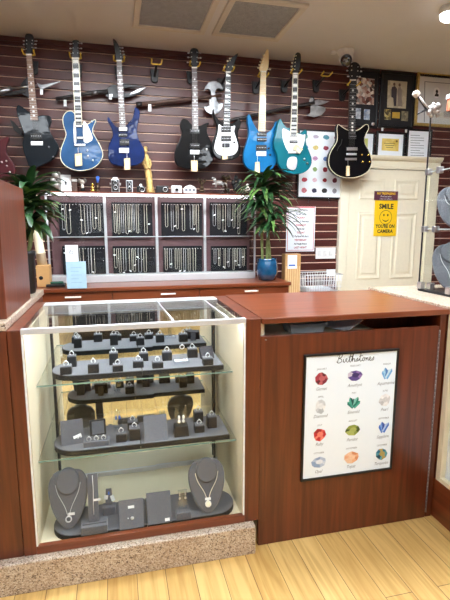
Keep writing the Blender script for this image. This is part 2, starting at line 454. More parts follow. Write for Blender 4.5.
mb.box(dx0-.085, dx0, YW-.05, YW-.001, 0, dz1+.005); mb.box(dx1, dx1+.10, YW-.05, YW-.001, 0, dz1+.005)
struct(mb.build('trim_2', M['door'], bevel=.006))
mb = MB()
prof = [(-.001, dz1+.005), (-.05, dz1+.005), (-.055, dz1+.03), (-.04, dz1+.035), (-.04, dz1+.075), (-.06, dz1+.085), (-.075, dz1+.105), (-.075, dz1+.118), (-.001, dz1+.118)]
x0, x1 = dx0-.10, dx1+.115
mb.loops([[(x0, YW+y, z) for y, z in prof], [(x1, YW+y, z) for y, z in prof]], 0, True, True, False)
struct(mb.build('trim_3', M['door']))

# ceiling fittings
for i, (x0, x1, y0, y1, lb) in enumerate(((.165, .665, 2.83, 3.40, 'white framed grey ceiling grille left of its pair'), (.715, 1.215, 2.83, 3.395, 'white framed grey ceiling grille right of its pair'))):
    t = thing('air_vent', lb, 'ceiling vent', ((x0+x1)/2, (y0+y1)/2, ZC-.02), 'return air grilles')
    mb = MB(); w = .042
    mb.box(x0, x1, y0, y0+w, ZC-.02, ZC-.001); mb.box(x0, x1, y1-w, y1, ZC-.02, ZC-.001)
    mb.box(x0, x0+w, y0+w, y1-w, ZC-.02, ZC-.001); mb.box(x1-w, x1, y0+w, y1-w, ZC-.02, ZC-.001)
    mb.build('frame', M['vent'], t, bevel=.006)
    mb = MB(); mb.box(x0+w, x1-w, y0+w, y1-w, ZC-.009, ZC-.004, 0)
    y = y0+w+.006
    while y < y1-w-.008:
        mb.box(x0+w+.001, x1-w-.001, y, y+.0035, ZC-.0098, ZC-.0091, 1); y += .0125
    mb.build('louvres', [M['grille'], M['grilleback']], t)
# dome camera
cx, cy = 1.80, 3.46
t = thing('security_camera', 'white dome security camera on the ceiling above the guitars', 'security camera', (cx, cy, ZC))
mb = MB(); mb.lathe([(.062, ZC-.001), (.064, ZC-.02), (.058, ZC-.034), (.03, ZC-.04)], (cx, cy, 0), 28); mb.build('base', M['white_metal'], t)
A = Matrix.Translation((cx, cy-.005, ZC-.062)) @ Matrix.Rotation(math.radians(38), 4, 'X') @ Matrix.Rotation(math.radians(-18), 4, 'Z')
mb = MB(); mb.ell((0, 0, 0), .056, .056, .056, 24, M=A); h = mb.build('head', M['white_metal'], t)
mb = MB(); mb.lathe([(.044, -.035), (.044, -.05), (.036, -.056), (.012, -.060)], (0, 0, 0), 24, M=A, axis='Y'); mb.build('lens', M['lens'], t)
t = thing('ceiling_plug', 'small white cable plug on the ceiling beside the dome camera', 'plug', (1.715, 3.50, ZC))
mb = MB(); mb.cbox((1.715, 3.50, ZC-.012), .035, .03, .024); mb.build('plug_body', M['white_metal'], t, bevel=.004)
MB().tube([(1.73, 3.49, ZC-.008), (1.752, 3.48, ZC-.007)], .006).build('cable', M['white_metal'], t)
lx, ly = aZ(449, 15, ZC-.05)
t = thing('spot_lamp', 'glowing round ceiling lamp at the top right', 'lamp', (lx, ly, ZC))
MB().lathe([(.05, ZC-.001), (.058, ZC-.02), (.058, ZC-.045)], (lx, ly, 0), 24).build('housing', M['white_metal'], t)
MB().lathe([(.052, ZC-.045), (.05, ZC-.07), (.03, ZC-.085)], (lx, ly, 0), 24).build('bulb', M['bulb'], t)

# ------------------------------------------------------------------ display case
Y0 = 1.734
CX0, CX1, CYB, CT = -.352, .505, 2.33, 1.045
tag(MB().box(-1.4, .545, 1.695, 2.6, 0, .132).build('plinth', M['granite'], bevel=.004), 'speckled tan granite plinth under the display case', 'plinth')
case = thing('display_case', 'wood and glass display case with two glass shelves of rings', 'display case', (.08, 2.03, .132))
for a, b in ((CX0-.046, CX0), (CX1, CX1+.064)):
    MB().box(a, b, Y0, CYB+.04, .1325, CT).build('side_panel', M['wood'], case, bevel=.002)
MB().box(CX0+.001, CX1-.001, Y0, CYB+.04, .1325, .148).build('deck', M['cream'], case)
MB().box(CX0+.0005, CX1-.0005, Y0-.001, Y0+.022, .1325, .166).build('bottom_rail', M['woodx'], case, bevel=.002)
for x in (CX0+.0005, CX1-.0085): MB().box(x, x+.008, Y0+.012, CYB-.02, .149, CT-.022).build('lining', M['cream'], case)
MB().box(CX0+.0005, CX1-.0005, CYB-.0, CYB+.03, .149, .999).build('back_panel', M['cream'], case)
xm = aY(150, 400, 2.24)[0]
MB().box(CX0+.009, xm+.02, 2.236, 2.241, .172, .999).build('mirror_door', M['mirror'], case)
MB().box(xm-.02, CX1-.009, 2.244, 2.249, .172, .999).build('mirror_door', M['mirror'], case)
MB().box(CX0+.009, xm+.02, 2.230, 2.2425, .149, .1715).build('door_rail', M['alu'], case)
MB().box(xm+.0205, CX1-.009, 2.238, 2.2505, .149, .1715).build('door_rail', M['alu'], case)
MB().box(CX0+.02, CX1-.02, Y0+.020, Y0+.034, CT-.016, CT-.0085).build('led_strip', M['casefill'], case)  # strip added behind the top rail to brighten the case interior
MB().box(CX0+.0005, CX1-.0005, 2.27, CYB+.03, 1.0, CT).build('back_rail', M['alu'], case, bevel=.002)
MB().box(CX0+.009, CX1-.009, Y0+.006, Y0+.011, .166, CT-.018).build('front_pane', M['glass'], case)
MB().box(CX0+.002, CX1-.002, Y0+.014, 2.27, CT-.007, CT-.001).build('top_pane', M['topglass'], case)
MB().box(CX0+.0005, CX1-.0005, Y0-.003, Y0+.0135, CT-.0175, CT+.005).build('top_rail', M['alu'], case, bevel=.002)
for x in (CX0+.001, CX1-.007): MB().box(x, x+.006, Y0+.001, Y0+.006, .167, CT-.019).build('corner_strip', M['white_metal'], case)
for x in (.19, .395):
    mb = MB(); a, b = (x, 2.265), (x+.055, Y0+.016)
    if x < .3: MB().tube([(x, 2.26, CT+.003), (x+.02, Y0+.03, CT+.003)], .004, 6).build('pane_joint', M['alu'], case)
    else: MB().tube([(x+.03, 2.26, CT+.003), (x+.04, Y0+.03, CT+.003)], .004, 6).build('pane_joint', M['alu'], case)
SH = ((.768, 1.905), (.472, 1.835))
for zs, yf in SH:
    mb = MB(); mb.box(CX0+.012, CX1-.012, yf, 2.222, zs-.004, zs+.004, 0); 
    mb.box(CX0+.012, CX1-.012, yf-.0012, yf-.0001, zs-.003, zs+.003, 1)
    mb.build('shelf', [M['shelfglass'], M['gedge']], case)
for x in (CX0+.03, CX1-.035):
    mb = MB(); mb.box(x, x+.011, 2.2235, 2.2295, .18, .99)
    mb.build('shelf_standard', M['darksteel'], case)

# suede platforms
def platform(x0, x1, y0, y1, z, label, rl=False, rr=False, h=.024):
    pts = []
    def arc(cx, cy, r, a0, a1):
        return [(cx+r*math.cos(a0+(a1-a0)*k/7), cy+r*math.sin(a0+(a1-a0)*k/7)) for k in range(8)]
    r = (y1-y0)*.48
    if rr: pts += arc(x1-r, y0+r, r, -PI/2, 0)+arc(x1-r, y1-r, r, 0, PI/2)
    else: pts += [(x1, y0), (x1, y1)]
    if rl: pts += arc(x0+r, y1-r, r, PI/2, PI)+arc(x0+r, y0+r, r, PI, 1.5*PI)
    else: pts += [(x0, y1), (x0, y0)]
    t = thing('display_platform', label, 'display platform', ((x0+x1)/2, (y0+y1)/2, z), 'suede platforms in the display case')
    mb = MB(); mb.loops([[(a, b, z) for a, b in pts], [(a, b, z+h-.003) for a, b in pts]], 0, True, True, False); mb.build('rim', M['blackm'], t)
    q = inset(pts, .002)
    mb = MB(); mb.loops([[(a, b, z+h-.003) for a, b in q], [(a, b, z+h) for a, b in q]], 0, True, True, False); mb.build('pad', M['suede'], t)
ZU, ZM, ZB = SH[0][0]+.0041, SH[1][0]+.0041, .1482
platform(-.295, .09, 1.932, 2.150, ZU, 'grey suede platform on the upper glass shelf, left end rounded', rl=True)
platform(.092, .458, 1.932, 2.150, ZU, 'grey suede platform on the upper glass shelf, right half')
platform(-.292, .07, 1.842, 2.06, ZM, 'grey suede platform on the lower glass shelf, left end rounded', rl=True)
platform(.072, .464, 1.842, 2.06, ZM, 'grey suede platform on the lower glass shelf, right half')
platform(-.30, .085, 1.762, 1.955, ZB, 'grey suede platform on the case floor, left end rounded', rl=True)
platform(.087, .482, 1.762, 1.955, ZB, 'grey suede platform on the case floor, right end rounded', rr=True)

# ------------------------------------------------------------------ counter with gate
cab = thing('counter', 'reddish wood counter carrying the gemstone poster', 'counter', (1.0, 2.03, 0))
GX0, GX1 = .572, 1.43
MB().box(GX0, 1.468, 1.722, 2.385, 1.022, CT+.002).build('counter_top', M['woodx'], cab, bevel=.003)
MB().box(GX0-.002, GX1, 1.738, 1.758, .002, .967).build('gate_panel', M['wood'], cab, bevel=.002)
MB().box(GX1+.006, 1.468, 1.742, 1.80, .001, 1.0215).build('post', M['wood'], cab, bevel=.002)
mb = MB(); 
for k in range(46): mb.tube([(GX1+.003, 1.7375, .03+k*.02), (GX1+.003, 1.7375, .0485+k*.02)], .0035, 6)
mb.build('piano_hinge', M['steel'], cab)
MB().box(GX0+.001, GX0+.02, 1.76, 2.38, .001, 1.0215).build('end_panel', M['cream'], cab)
MB().box(GX0+.021, 1.17, 1.80, 2.37, .925, .94).build('shelf', M['cream'], cab)
MB().box(1.19, 1.43, 1.95, 2.37, .60, 1.0215).build('inner_box', M['wood'], cab)
MB().tube([(GX0+.02, 1.7375, .955), (GX0+.02, 1.7375, .95)], .004).build('screw', M['steel'], cab)
# bin and papers on the inner shelf
x, y = aZ(303, 331, .9415); y = max(y, 1.86)
t = thing('storage_bin', 'cloudy plastic bin on the shelf under the counter top', 'bin', (x, y, .941))
mb = MB(); w, dd, h = .085, .06, .045
o = [(x-w, y-dd), (x+w, y-dd), (x+w, y+dd), (x-w, y+dd)]
def rl(i, z): return [(x-w+i, y-dd+i, z), (x+w-i, y-dd+i, z), (x+w-i, y+dd-i, z), (x-w+i, y+dd-i, z)]
mb.loops([rl(.01, .941), rl(0, .941+h), rl(.004, .941+h), rl(.013, .9455)], 0, True, True, False); mb.build('tub', M['plastic'], t)
MB().loops([rl(-.006, .941+h-.008), rl(-.006, .941+h+.002), rl(.002, .941+h+.002), rl(.002, .941+h-.008), rl(-.006, .941+h-.008)], 0, False, False, False).build('rim', M['plastic'], t)
x, y = aZ(340, 331, .941)
mb = MB(); mb.cbox((x+.025, y+.03, .972), .12, .15, .003, rx=.0, ry=-.32, rz=.4)
tag(mb.build('paper_sheet', M['paper']), 'white paper sheet slanting beside the plastic bin', 'paper')
# ------------------------------------------------------------------ left counter and tall block
lc = thing('side_counter', 'reddish wood counter left of the display case', 'counter', (-.9, 2.2, .132))
MB().box(-1.4, CX0-.048, Y0+.002, 2.60, .1325, 1.044).build('front_panel', M['wood'], lc, bevel=.002)
MB().box(-1.4, -.3985, Y0-.002, 2.64, 1.0455, 1.075).build('counter_top', M['granite'], lc, bevel=.003)
tag(MB().box(-1.2, -.408, 1.80, 2.30, 1.0755, 1.592).build('wood_block', M['wood'], bevel=.004), 'tall reddish wood cabinet block on the left granite ledge', 'cabinet')

# ------------------------------------------------------------------ right hand counter (runs towards the viewer)
rc = thing('glass_counter', 'wood based glass counter with granite top at the right', 'counter', (1.9, 1.5, 0))
RX = 1.474
MB().box(RX, 2.35, .3, 2.43, 1.026, 1.056).build('counter_top', M['granite'], rc, bevel=.003)
MB().box(RX+.002, 2.33, .32, 2.40, .001, .20).build('base', M['woody'], rc)
MB().box(RX+.002, RX+.03, 1.71, 1.738, .2005, 1.0255).build('corner_post', M['cream'], rc)
MB().box(RX+.002, RX+.026, .32, 1.709, .2005, .222).build('bottom_rail', M['cream'], rc)
MB().box(RX+.002, RX+.026, .32, 1.709, .985, 1.0255).build('top_rail', M['cream'], rc)
MB().box(RX+.012, RX+.017, .35, 1.709, .222, .985).build('side_pane', M['glass'], rc)
MB().box(RX+.03, 2.32, .35, 1.70, .2005, .206).build('deck', M['white'], rc)
MB().box(RX+.002, 2.33, 1.7385, 2.40, .2005, 1.0255).build('end_cabinet', M['wood'], rc)
MB().box(RX+.031, 2.32, 1.702, 1.7375, .2065, 1.0255).build('end_lining', M['white'], rc)
MB().box(2.30, 2.32, .36, 1.70, .2065, 1.0255).build('back_lining', M['white'], rc)
MB().box(RX+.034, RX+.046, .40, 1.68, 1.012, 1.0255).build('led_strip', M['wallled'], rc)  # unseen strip added to brighten the white counter interior
MB().box(RX+.12, 2.298, .36, 1.69, .60, .606).build('shelf', M['shelfglass'], rc)

# ------------------------------------------------------------------ back cabinet
bc = thing('low_cabinet', 'long reddish wood cabinet along the back wall', 'cabinet', (.35, 3.55, 0))
BX0, BX1, BY, BZ = -.62, 1.335, 3.33, .985
MB().box(BX0, BX1, BY-.012, 3.788, BZ-.028, BZ).build('cabinet_top', M['woodx'], bc, bevel=.003)
MB().box(BX0+.01, BX1-.01, BY+.02, 3.785, .001, BZ-.0285).build('carcass', M['wood'], bc)
fx = [BX0+.012, -.04, .60, BX1-.012]
hx = [aY(73, 293, BY)[0], aY(168, 292, BY)[0], aY(251, 288, BY)[0]]
for i in range(3):
    dr = MB().box(fx[i]+.003, fx[i+1]-.003, BY, BY+.0195, .80, BZ-.032).build('drawer', M['woodx'], bc, bevel=.002)
    MB().box(hx[i]-.055, hx[i]+.055, BY-.022, BY-.012, .918, .93).build('handle', M['white_metal'], dr, bevel=.003)
    dr = MB().box(fx[i]+.003, fx[i+1]-.003, BY, BY+.0195, .06, .795).build('door', M['wood'], bc, bevel=.002)
    MB().box(hx[i]-.055, hx[i]+.055, BY-.022, BY-.0005, .74, .75).build('handle', M['white_metal'], dr, bevel=.003)

# ------------------------------------------------------------------ wall display case
SY = 3.62
sx0, sx1 = aY(47, 240, SY)[0], aY(256, 235, SY)[0]
szt = aY(150, 193.5, SY)[1]; szb = BZ+.001; szs = aY(150, 236.5, SY+.06)[1]
ws = thing('necklace_case', 'lit aluminium and glass wall case of necklaces', 'display case', ((sx0+sx1)/2, 3.7, szb))
MB().box(sx0, sx1, SY+.004, 3.785, szb, szb+.055).build('base_rail', M['alu'], ws, bevel=.003)
MB().box(sx0+.01, sx1-.01, 3.772, 3.786, szb+.055, szt-.012).build('back_panel', M['backcase'], ws)
MB().box(sx0-.006, sx1+.006, SY-.014, 3.786, szt-.004, szt+.006).build('top_panel', M['woodx'], ws)
MB().box(sx0-.004, sx1+.004, SY-.012, SY-.0045, szt-.024, szt-.006).build('led_bar', M['led'], ws)
MB().box(sx0+.02, sx1-.02, SY+.02, SY+.034, szt-.022, szt-.0125).build('led_strip', M['wallled'], ws)
for x in (sx0, sx1-.014): MB().box(x, x+.014, SY+.004, SY+.018, szb+.0555, szt-.0125).build('corner_post', M['alu'], ws, bevel=.002)
for x in (sx0+.002, sx1-.007): MB().box(x, x+.005, SY+.02, 3.77, szb+.0555, szt-.0125).build('side_pane', M['glass'], ws)
pv = [aY(106, 240, 3.76)[0], aY(157, 240, 3.76)[0], aY(205, 240, 3.76)[0]]
for x in pv: MB().box(x-.011, x+.011, 3.758, 3.7715, szb+.0555, szt-.0125).build('divider', M['alu'], ws, bevel=.003)
for a, b in ((sx0+.015, (sx0+sx1)/2-.002), ((sx0+sx1)/2+.002, sx1-.015)):
    MB().box(a, b, SY+.007, SY+.011, szb+.0555, szt-.035).build('front_pane', M['glass'], ws)
mb = MB(); mb.box(sx0+.016, sx1-.016, SY+.03, 3.757, szs-.003, szs+.003, 0); mb.box(sx0+.016, sx1-.016, SY+.0285, SY+.0299, szs-.003, szs+.003, 1)
mb.build('shelf', [M['shelfglass'], M['alu']], ws)

# necklace boards and necklaces
YB = 3.735
rows = {
 'upper': (202.5, 204.6, [(58, 103), (111, 152), (161, 202), (210, 247)]),
 'lower': (246, 248.6, [(62, 105), (112.5, 155), (163, 202), (211, 247)])}
names = ['leftmost', 'second', 'third', 'rightmost']
ch = {
 ('upper', 0): [(61.3, 64, 230, (62.5, 209)), (65.5, 69.5, 234, (70, 210)), (80.5, 84, 234, (81.5, 220)), (87, 90, 233, (87, 233)), (92, 95, 229, (96, 218)), (98, 99.7, 231, None)],
 ('upper', 1): [(113.5, 115.5, 233, (115, 212)), (117, 119, 234, None), (121, 123, 233, None), (125, 127.5, 234, None), (129, 131, 232, (129.5, 231)), (132.5, 134, 230, None), (136, 138, 233, None), (144, 146.5, 234, (149, 224))],
 ('upper', 2): [(165, 167.5, 227, None), (171, 173, 231, (175, 226)), (176, 178, 229, None), (182, 184.5, 231, (182, 209)), (190, 192.5, 229, (194, 229)), (193.5, 195, 225, None), (196.5, 198.5, 232, None)],
 ('upper', 3): [(213, 215.5, 226, (214.5, 215)), (218, 220, 229, (223, 220)), (223, 225.5, 232, (225.5, 231)), (228, 230, 227, (232, 220)), (233, 235, 228, None), (238, 240, 234, (238, 228))],
 ('lower', 0): [(79.5, 83, 274.5, None), (88, 90.5, 274, None), (91, 94, 274.5, (93, 272)), (66, 68, 268, (65, 253)), (71, 74, 272, None)],
 ('lower', 1): [(114, 116.5, 268, (114.5, 255)), (118.5, 120.5, 273, (124, 273)), (123, 125.5, 271, None), (129, 131.5, 271, (130.5, 271)), (133, 135, 272, (135, 265)), (138, 141, 273, (137.5, 257)), (143.5, 146, 272, None)],
 ('lower', 2): [(165, 167, 270, None), (169.5, 171.5, 268, (171, 264)), (175, 177, 269, None), (179, 181, 272, (180, 271)), (183.5, 185.5, 272, (184.5, 271)), (188, 190, 274, None), (193, 195.5, 272, None)],
 ('lower', 3): [(214, 216, 264, None), (218.5, 220, 266, (219, 258)), (224, 225.5, 269, (224, 267)), (228, 229.5, 267, (228, 262)), (233, 234.5, 270, None), (236, 237.5, 266, (235.5, 261)), (239.5, 241, 268, (239, 265)), (243, 244.5, 266, (243, 257))]}
for rn, (yt, yp, spans) in rows.items():
    for bi, (xa, xb) in enumerate(spans):
        xm_ = (xa+xb)/2
        x0 = aY(xa, yt, YB)[0]; x1 = aY(xb, yt, YB)[0]; zt = aY(xm_, yt, YB)[1]
        zb = szs+.0032 if rn == 'upper' else szb+.056
        t = thing('necklace_board', f'black velvet necklace board, {names[bi]} of the {rn} row in the wall case', 'necklace board', ((x0+x1)/2, YB, zb), 'necklace boards')
        MB().box(x0, x1, YB, YB+.014, zb, zt).build('board', M['velvet'], t)
        mb = MB(); n = 14
        zp = aY(xm_, yp, YB)[1]
        for k in range(n):
            x = x0+.012+(x1-x0-.024)*k/(n-1)
            mb.box(x-.0025, x+.0025, YB-.006, YB-.0002, zp-.002, zp+.002)
        mb.build('pegs', M['white_metal'], t)
        cs = sorted(ch[(rn, bi)])
        for k, (a, b, yb, tg) in enumerate(cs):
            xA = aY(a, yp, YB-.008)[0]; xB = aY(b, yp, YB-.008)[0]; zl = max(aY((a+b)/2, yb, YB-.008)[1], zb+.004)
            mt = M['chain'] if (k+bi) % 3 else M['silverchain']
            pts = [(xA, YB-.008, zp+.003)]
            xc, r = (xA+xB)/2, max((xB-xA)/2, .004)
            for q in range(9):
                an = PI*q/8; pts.append((xc-r*math.cos(an), YB-.006, zl+r*1.6*(1-math.sin(an))))
            pts.append((xB, YB-.008, zp+.003))
            kind = 'gold' if (k+bi) % 3 else 'silver'
            lb = f'{kind} chain{" with a white tag" if tg else ""}, {ORD[k+1]} from left on the {names[bi]} {rn} black board'
            nk = thing('necklace', lb, 'necklace', (xc, YB-.008, zl), f'necklaces on the {rn} boards')
            MB().tube(pts, .0011, 5, closed=False).build('chain', mt, nk)
            if tg:
                tx, tz = aY(tg[0], tg[1], YB-.012); tx = min(max(tx, x0+.008), x1-.006); tz = max(tz, zb+.008)
                an = random.uniform(-.6, .6)
                MB().cbox((tx, YB-.0115, tz), .018, .0012, .009, ry=an).build('price_tag', M['white'], nk)

# made-up cabinet behind the camera, added as something dark for the mirror
dk = thing('mirror_dark_block', 'added dark cabinet block for the case mirror to reflect', 'cabinet', (.05, -1.45, 0))
MB().box(-.55, .5, -1.75, -1.2, .001, 1.30).build('carcass', M['blackwood'], dk, bevel=.004)
for x0_, x1_ in ((-.54, -.03), (-.02, .49)):
    dd = MB().box(x0_, x1_, -1.1995, -1.18, .08, 1.28).build('door', M['blackwood'], dk, bevel=.003)
    MB().box((x0_+x1_)/2-.05, (x0_+x1_)/2+.05, -1.1795, -1.165, .95, .965).build('handle', M['chrome'], dd)
# ------------------------------------------------------------------ guitars
YG = 3.58
def P(pts, Y=None): return [aY(x, y, Y or YG) for x, y in pts]
def px1(x, y, Y=None): return mpp(x, y, Y or YG)
def guitar(label, body_m, head, head_m, neck, board_m, body, th=.042, sub=3, inlay=None, binding=None, tuners=(), tuner_m='chrome',
           pickups=(), bridge=None, guards=(), knobs=(), tagp=None, back=None, strings=True, extra=None, rest_y=0):
    # neck = (xl0, xr0, y0, xl1, xr1, y1)
    xs = [p[0] for p in body]; ys = [p[1] for p in body]
    bx, bz = aY(sum(xs)/len(xs), max(ys), YG)
    t = thing('electric_guitar', label, 'guitar', (bx, YG+.03, bz), 'guitars on the slatwall')
    bp = P(body, YG+.012)
    if binding:
        MB().plate(bp, YG+.012, th, .0045, 0, sub).build('body', body_m, t)
        q = catmull(bp, sub)
        if area2(q) < 0: q = q[::-1]
        q = inset(q, .004)
        MB().tube([(a, YG+.0118, b) for a, b in q], .0032, 5, closed=True).build('binding', binding, t)
    else: MB().plate(bp, YG+.012, th, .0045, 0, sub).build('body', body_m, t)
    if back: MB().plate(P(back[0], YG+.014), YG+.0095, .003, .0008, 0, sub).build('top_panel', back[1], t)
    xl0, xr0, y0, xl1, xr1, y1 = neck
    n4 = P([(xl0, y0), (xr0, y0), (xr1, y1), (xl1, y1)], YG+.004)
    MB().plate(n4, YG+.004, .024, .004).build('neck', M['maple'] if board_m == M['maple'] else M['rosewood'], t)
    MB().plate(P([(xl0, y0), (xr0, y0), (xr1, y1), (xl1, y1)], YG), YG, .0045, .0).build('fretboard', board_m, t)
    # frets + inlays in one pattern mesh
    mb = MB(); nf = 21
    def at(u, v):  # u across 0..1, v along 0..1
        return (xl0+(xl1-xl0)*v+((xr0+(xr1-xr0)*v)-(xl0+(xl1-xl0)*v))*u, y0+(y1-y0)*v)
    fr = [1-2**(-k/12*.93) for k in range(nf+1)]; mx = fr[-1]; fr = [f/mx for f in fr]
    for k in range(1, nf+1):
        v = fr[k]; dv = .0016
        mb.flat(P([at(.0, v-dv), at(1, v-dv), at(1, v+dv), at(.0, v+dv)], YG), YG-.0009, 0)
    mb.build('frets', M['chrome'], t)
    if inlay:
        for k in (1, 3, 5, 7, 9, 12, 15, 17, 19):
            if inlay == 'dots' and k == 1: continue
            v0, v1 = fr[k-1], fr[k]; vm = (v0+v1)/2; hv = (v1-v0)
            if inlay == 'block': q = [at(.12, v0+hv*.16), at(.88, v0+hv*.16), at(.88, v1-hv*.16), at(.12, v1-hv*.16)]
            elif inlay == 'shark': q = [at(.1, v0+hv*.15), at(.9, v0+hv*.7), at(.9, v1-hv*.1), at(.1, v1-hv*.1)]
            else:
                r = .16; s = (xr1-xl1)/(y1-y0)
                q = [at(.5+r*math.cos(a), vm+r*s*math.sin(a)) for a in [2*PI*i/10 for i in range(10)]]
            MB().flat(P(q, YG), YG-.0006, 0).build('inlay', M['pearl'], t)
        if inlay == 'block':
            mb = MB()
            for u in (-.02, .93):
                mb.flat(P([at(u, 0), at(u+.09, 0), at(u+.09, 1), at(u, 1)], YG), YG-.0007, 0)
            mb.build('neck_binding', M['ivory'], t)
    MB().plate(P(head, YG+.006), YG+.006, .015, .003, 0, 2).build('headstock', head_m, t)
    MB().plate(P([(xl0-.2, y0-1.2), (xr0+.2, y0-1.2), (xr0+.2, y0+.3), (xl0-.2, y0+.3)], YG), YG-.001, .006).build('nut', M['bone'], t)
    for (x, y) in tuners:
        a, b = aY(x, y, YG+.006); s = px1(x, y)
        mb = MB(); mb.ell((a, YG+.014, b), s*1.15, .006, s*.75, 8)
        hx = sum(p[0] for p in head)/len(head)
        c, d = aY(x+(hx-x)*.55, y, YG+.006); mb.tube([(a, YG+.014, b), (c, YG+.014, d)], s*.3, 5)
        mb.lathe([(s*.5, 0), (s*.45, -.006)], (c, YG+.006, d), 8, axis='Y')
        mb.build('tuner', M[tuner_m], t)
    yb = YG+.012
    for (x0, x1, ya, yb_, mt) in pickups:
        mb = MB(); mb.plate(P([(x0, ya), (x1, ya), (x1, yb_), (x0, yb_)], yb), yb-.011, .0125, .002, 0)
        mb.plate(P([(x0-.5, ya-.5), (x1+.5, ya-.5), (x1+.5, yb_+.5), (x0-.5, yb_+.5)], yb), yb-.004, .005, .0, 1)
        # pole pieces
        for q in range(6):
            a, b = aY(x0+(x1-x0)*(q+.5)/6, (ya+yb_)/2, yb); mb.cbox((a, yb-.0115, b), .004, .002, .004, 2)
        mb.build('pickup', [M[mt], M['black'], M['chrome']], t)
    if bridge:
        x0, x1, ya, yb_, mt = bridge
        mb = MB(); mb.plate(P([(x0, ya), (x1, ya), (x1, yb_), (x0, yb_)], yb), yb-.009, .010, .002, 0)
        for q in range(6):
            a, b = aY(x0+(x1-x0)*(q+.5)/6, ya+.5*(yb_-ya), yb); mb.cbox((a, yb-.012, b), .006, .008, .014, 0)
        mb.build('bridge', M[mt], t)
    for gp, mt in guards: MB().plate(P(gp, yb), yb-.0035, .0034, .001, 0, 2).build('pickguard', M[mt], t)
    for (x, y, mt) in knobs:
        a, b = aY(x, y, yb); s = px1(x, y)
        MB().lathe([(s*1.0, 0), (s*1.0, -.006), (s*.8, -.014), (s*.3, -.0145)], (a, yb, b), 12, axis='Y').build('knob', M[mt], t)
    if strings:
        mb = MB(); by = (bridge[2] if bridge else y1+20)
        bxm = ((bridge[0]+bridge[1])/2 if bridge else (xl1+xr1)/2); bw = (xr1-xl1)*.95
        for q in range(6):
            u = (q+.5)/6
            a, b = aY(xl0+(xr0-xl0)*u, y0, YG); c, d = aY(bxm-bw/2+bw*u, by, YG)
            mb.tube([(a, YG-.0025, b), (c, YG-.004, d)], .0005, 3, cap=False)
        mb.build('strings', M['wire'], t)
    if tagp:
        pts, ty = tagp, None
        mb = MB(); mb.plate(P(pts, YG-.012), YG-.012, .0012, 0, 0); g = mb.build('price_tag', M['kraft'], t)
        cx = (pts[0][0]+pts[1][0])/2; cy = (pts[0][1]+pts[1][1])/2
        a, b = aY(cx, cy+1, YG-.012); c, d = aY(cx, cy-6, YG-.004)
        MB().tube([(a, YG-.0125, b), (c, YG-.004, d)], .0012, 4).build('string_loop', M['white'], g)
        q = [(cx+(p[0]-cx)*.55, cy+(p[1]-cy)*.75+2.5) for p in pts]
        MB().flat(P(q, YG-.012), YG-.0124, 0).build('sticker', M['ivory'], g)
    if extra: extra(t, yb)
    return t

G = {}
G['g1'] = gloss('gloss_charcoal', (18, 24, 30)); G['g2'] = gloss('gloss_steel_blue', (44, 80, 120), var=.25)
G['g3'] = gloss('gloss_blue_burst', (16, 34, 80), var=.6, scale=5); G['g4'] = gloss('gloss_black', (9, 9, 11))
G['g5w'] = gloss('gloss_white', (236, 236, 240), var=.02); G['g6'] = gloss('gloss_bright_blue', (18, 104, 158), var=.2)
G['g7'] = gloss('gloss_teal', (12, 98, 112), var=.12); G['g0'] = gloss('gloss_maroon', (74, 34, 38), var=.2)
def sq(x0, x1, y0, y1): return [(x0, y0), (x1, y0), (x1, y1), (x0, y1)]

guitar('maroon guitar cut by the left edge, half hidden by wood block', G['g0'],
  [(-22, 30), (-10, 30), (-10, 50), (-22, 50)], M['black'], (-18.5, -13, 51, -17, -9.5, 138), M['rosewood'],
  [(-30, 140), (-34, 137), (-36, 140), (-33, 147), (-34, 155), (-38, 163), (-39, 173), (-34, 181), (-22, 185), (-12, 185), (0, 184), (9, 180), (14.5, 173), (14, 165), (9.5, 158), (6, 152), (6, 146), (8.5, 140), (8, 136.5), (4, 137.5), (-1, 141), (-8, 146), (-20, 146)],
  knobs=[(2, 162, 'white_metal'), (6.5, 161, 'chrome'), (7, 166, 'chrome'), (10, 172, 'white_metal')], bridge=(-18, -8, 164, 167, 'chrome'), inlay='dots')
guitar('angular black guitar with one pickup, hanging left of the blue cream-bound guitar', G['g1'],
  [(25.3, 34.5), (28, 33.5), (32.5, 34.5), (34, 40), (33, 47), (31.6, 53), (31, 55), (26.5, 55), (25.5, 50), (24.5, 43)], M['black'],
  (26.2, 31.6, 55, 30.6, 38, 120), M['rosetan'],
  [(16.8, 106), (16.3, 111), (18.5, 119), (22, 129), (24, 136), (22.3, 143), (23.5, 151), (27, 161), (30.5, 168), (37, 167.5), (46, 163), (54, 158), (58, 150), (58.3, 145.5), (54.5, 139), (50.5, 133), (49.3, 127), (51.3, 121), (50, 116), (45, 115), (39, 115.5), (35, 116), (29.5, 112), (23, 107.5), (19, 105)], sub=2,
  inlay='dots', tuners=[(23.6, 40.5), (23.6, 44), (23, 49), (36.3, 40.5), (35.5, 43.8), (35.8, 47.5)],
  pickups=[(31, 41.5, 133.5, 139, 'black')], bridge=(31, 43, 141.5, 145.5, 'chrome'), knobs=[(49, 147, 'steel'), (53.5, 157, 'steel')])
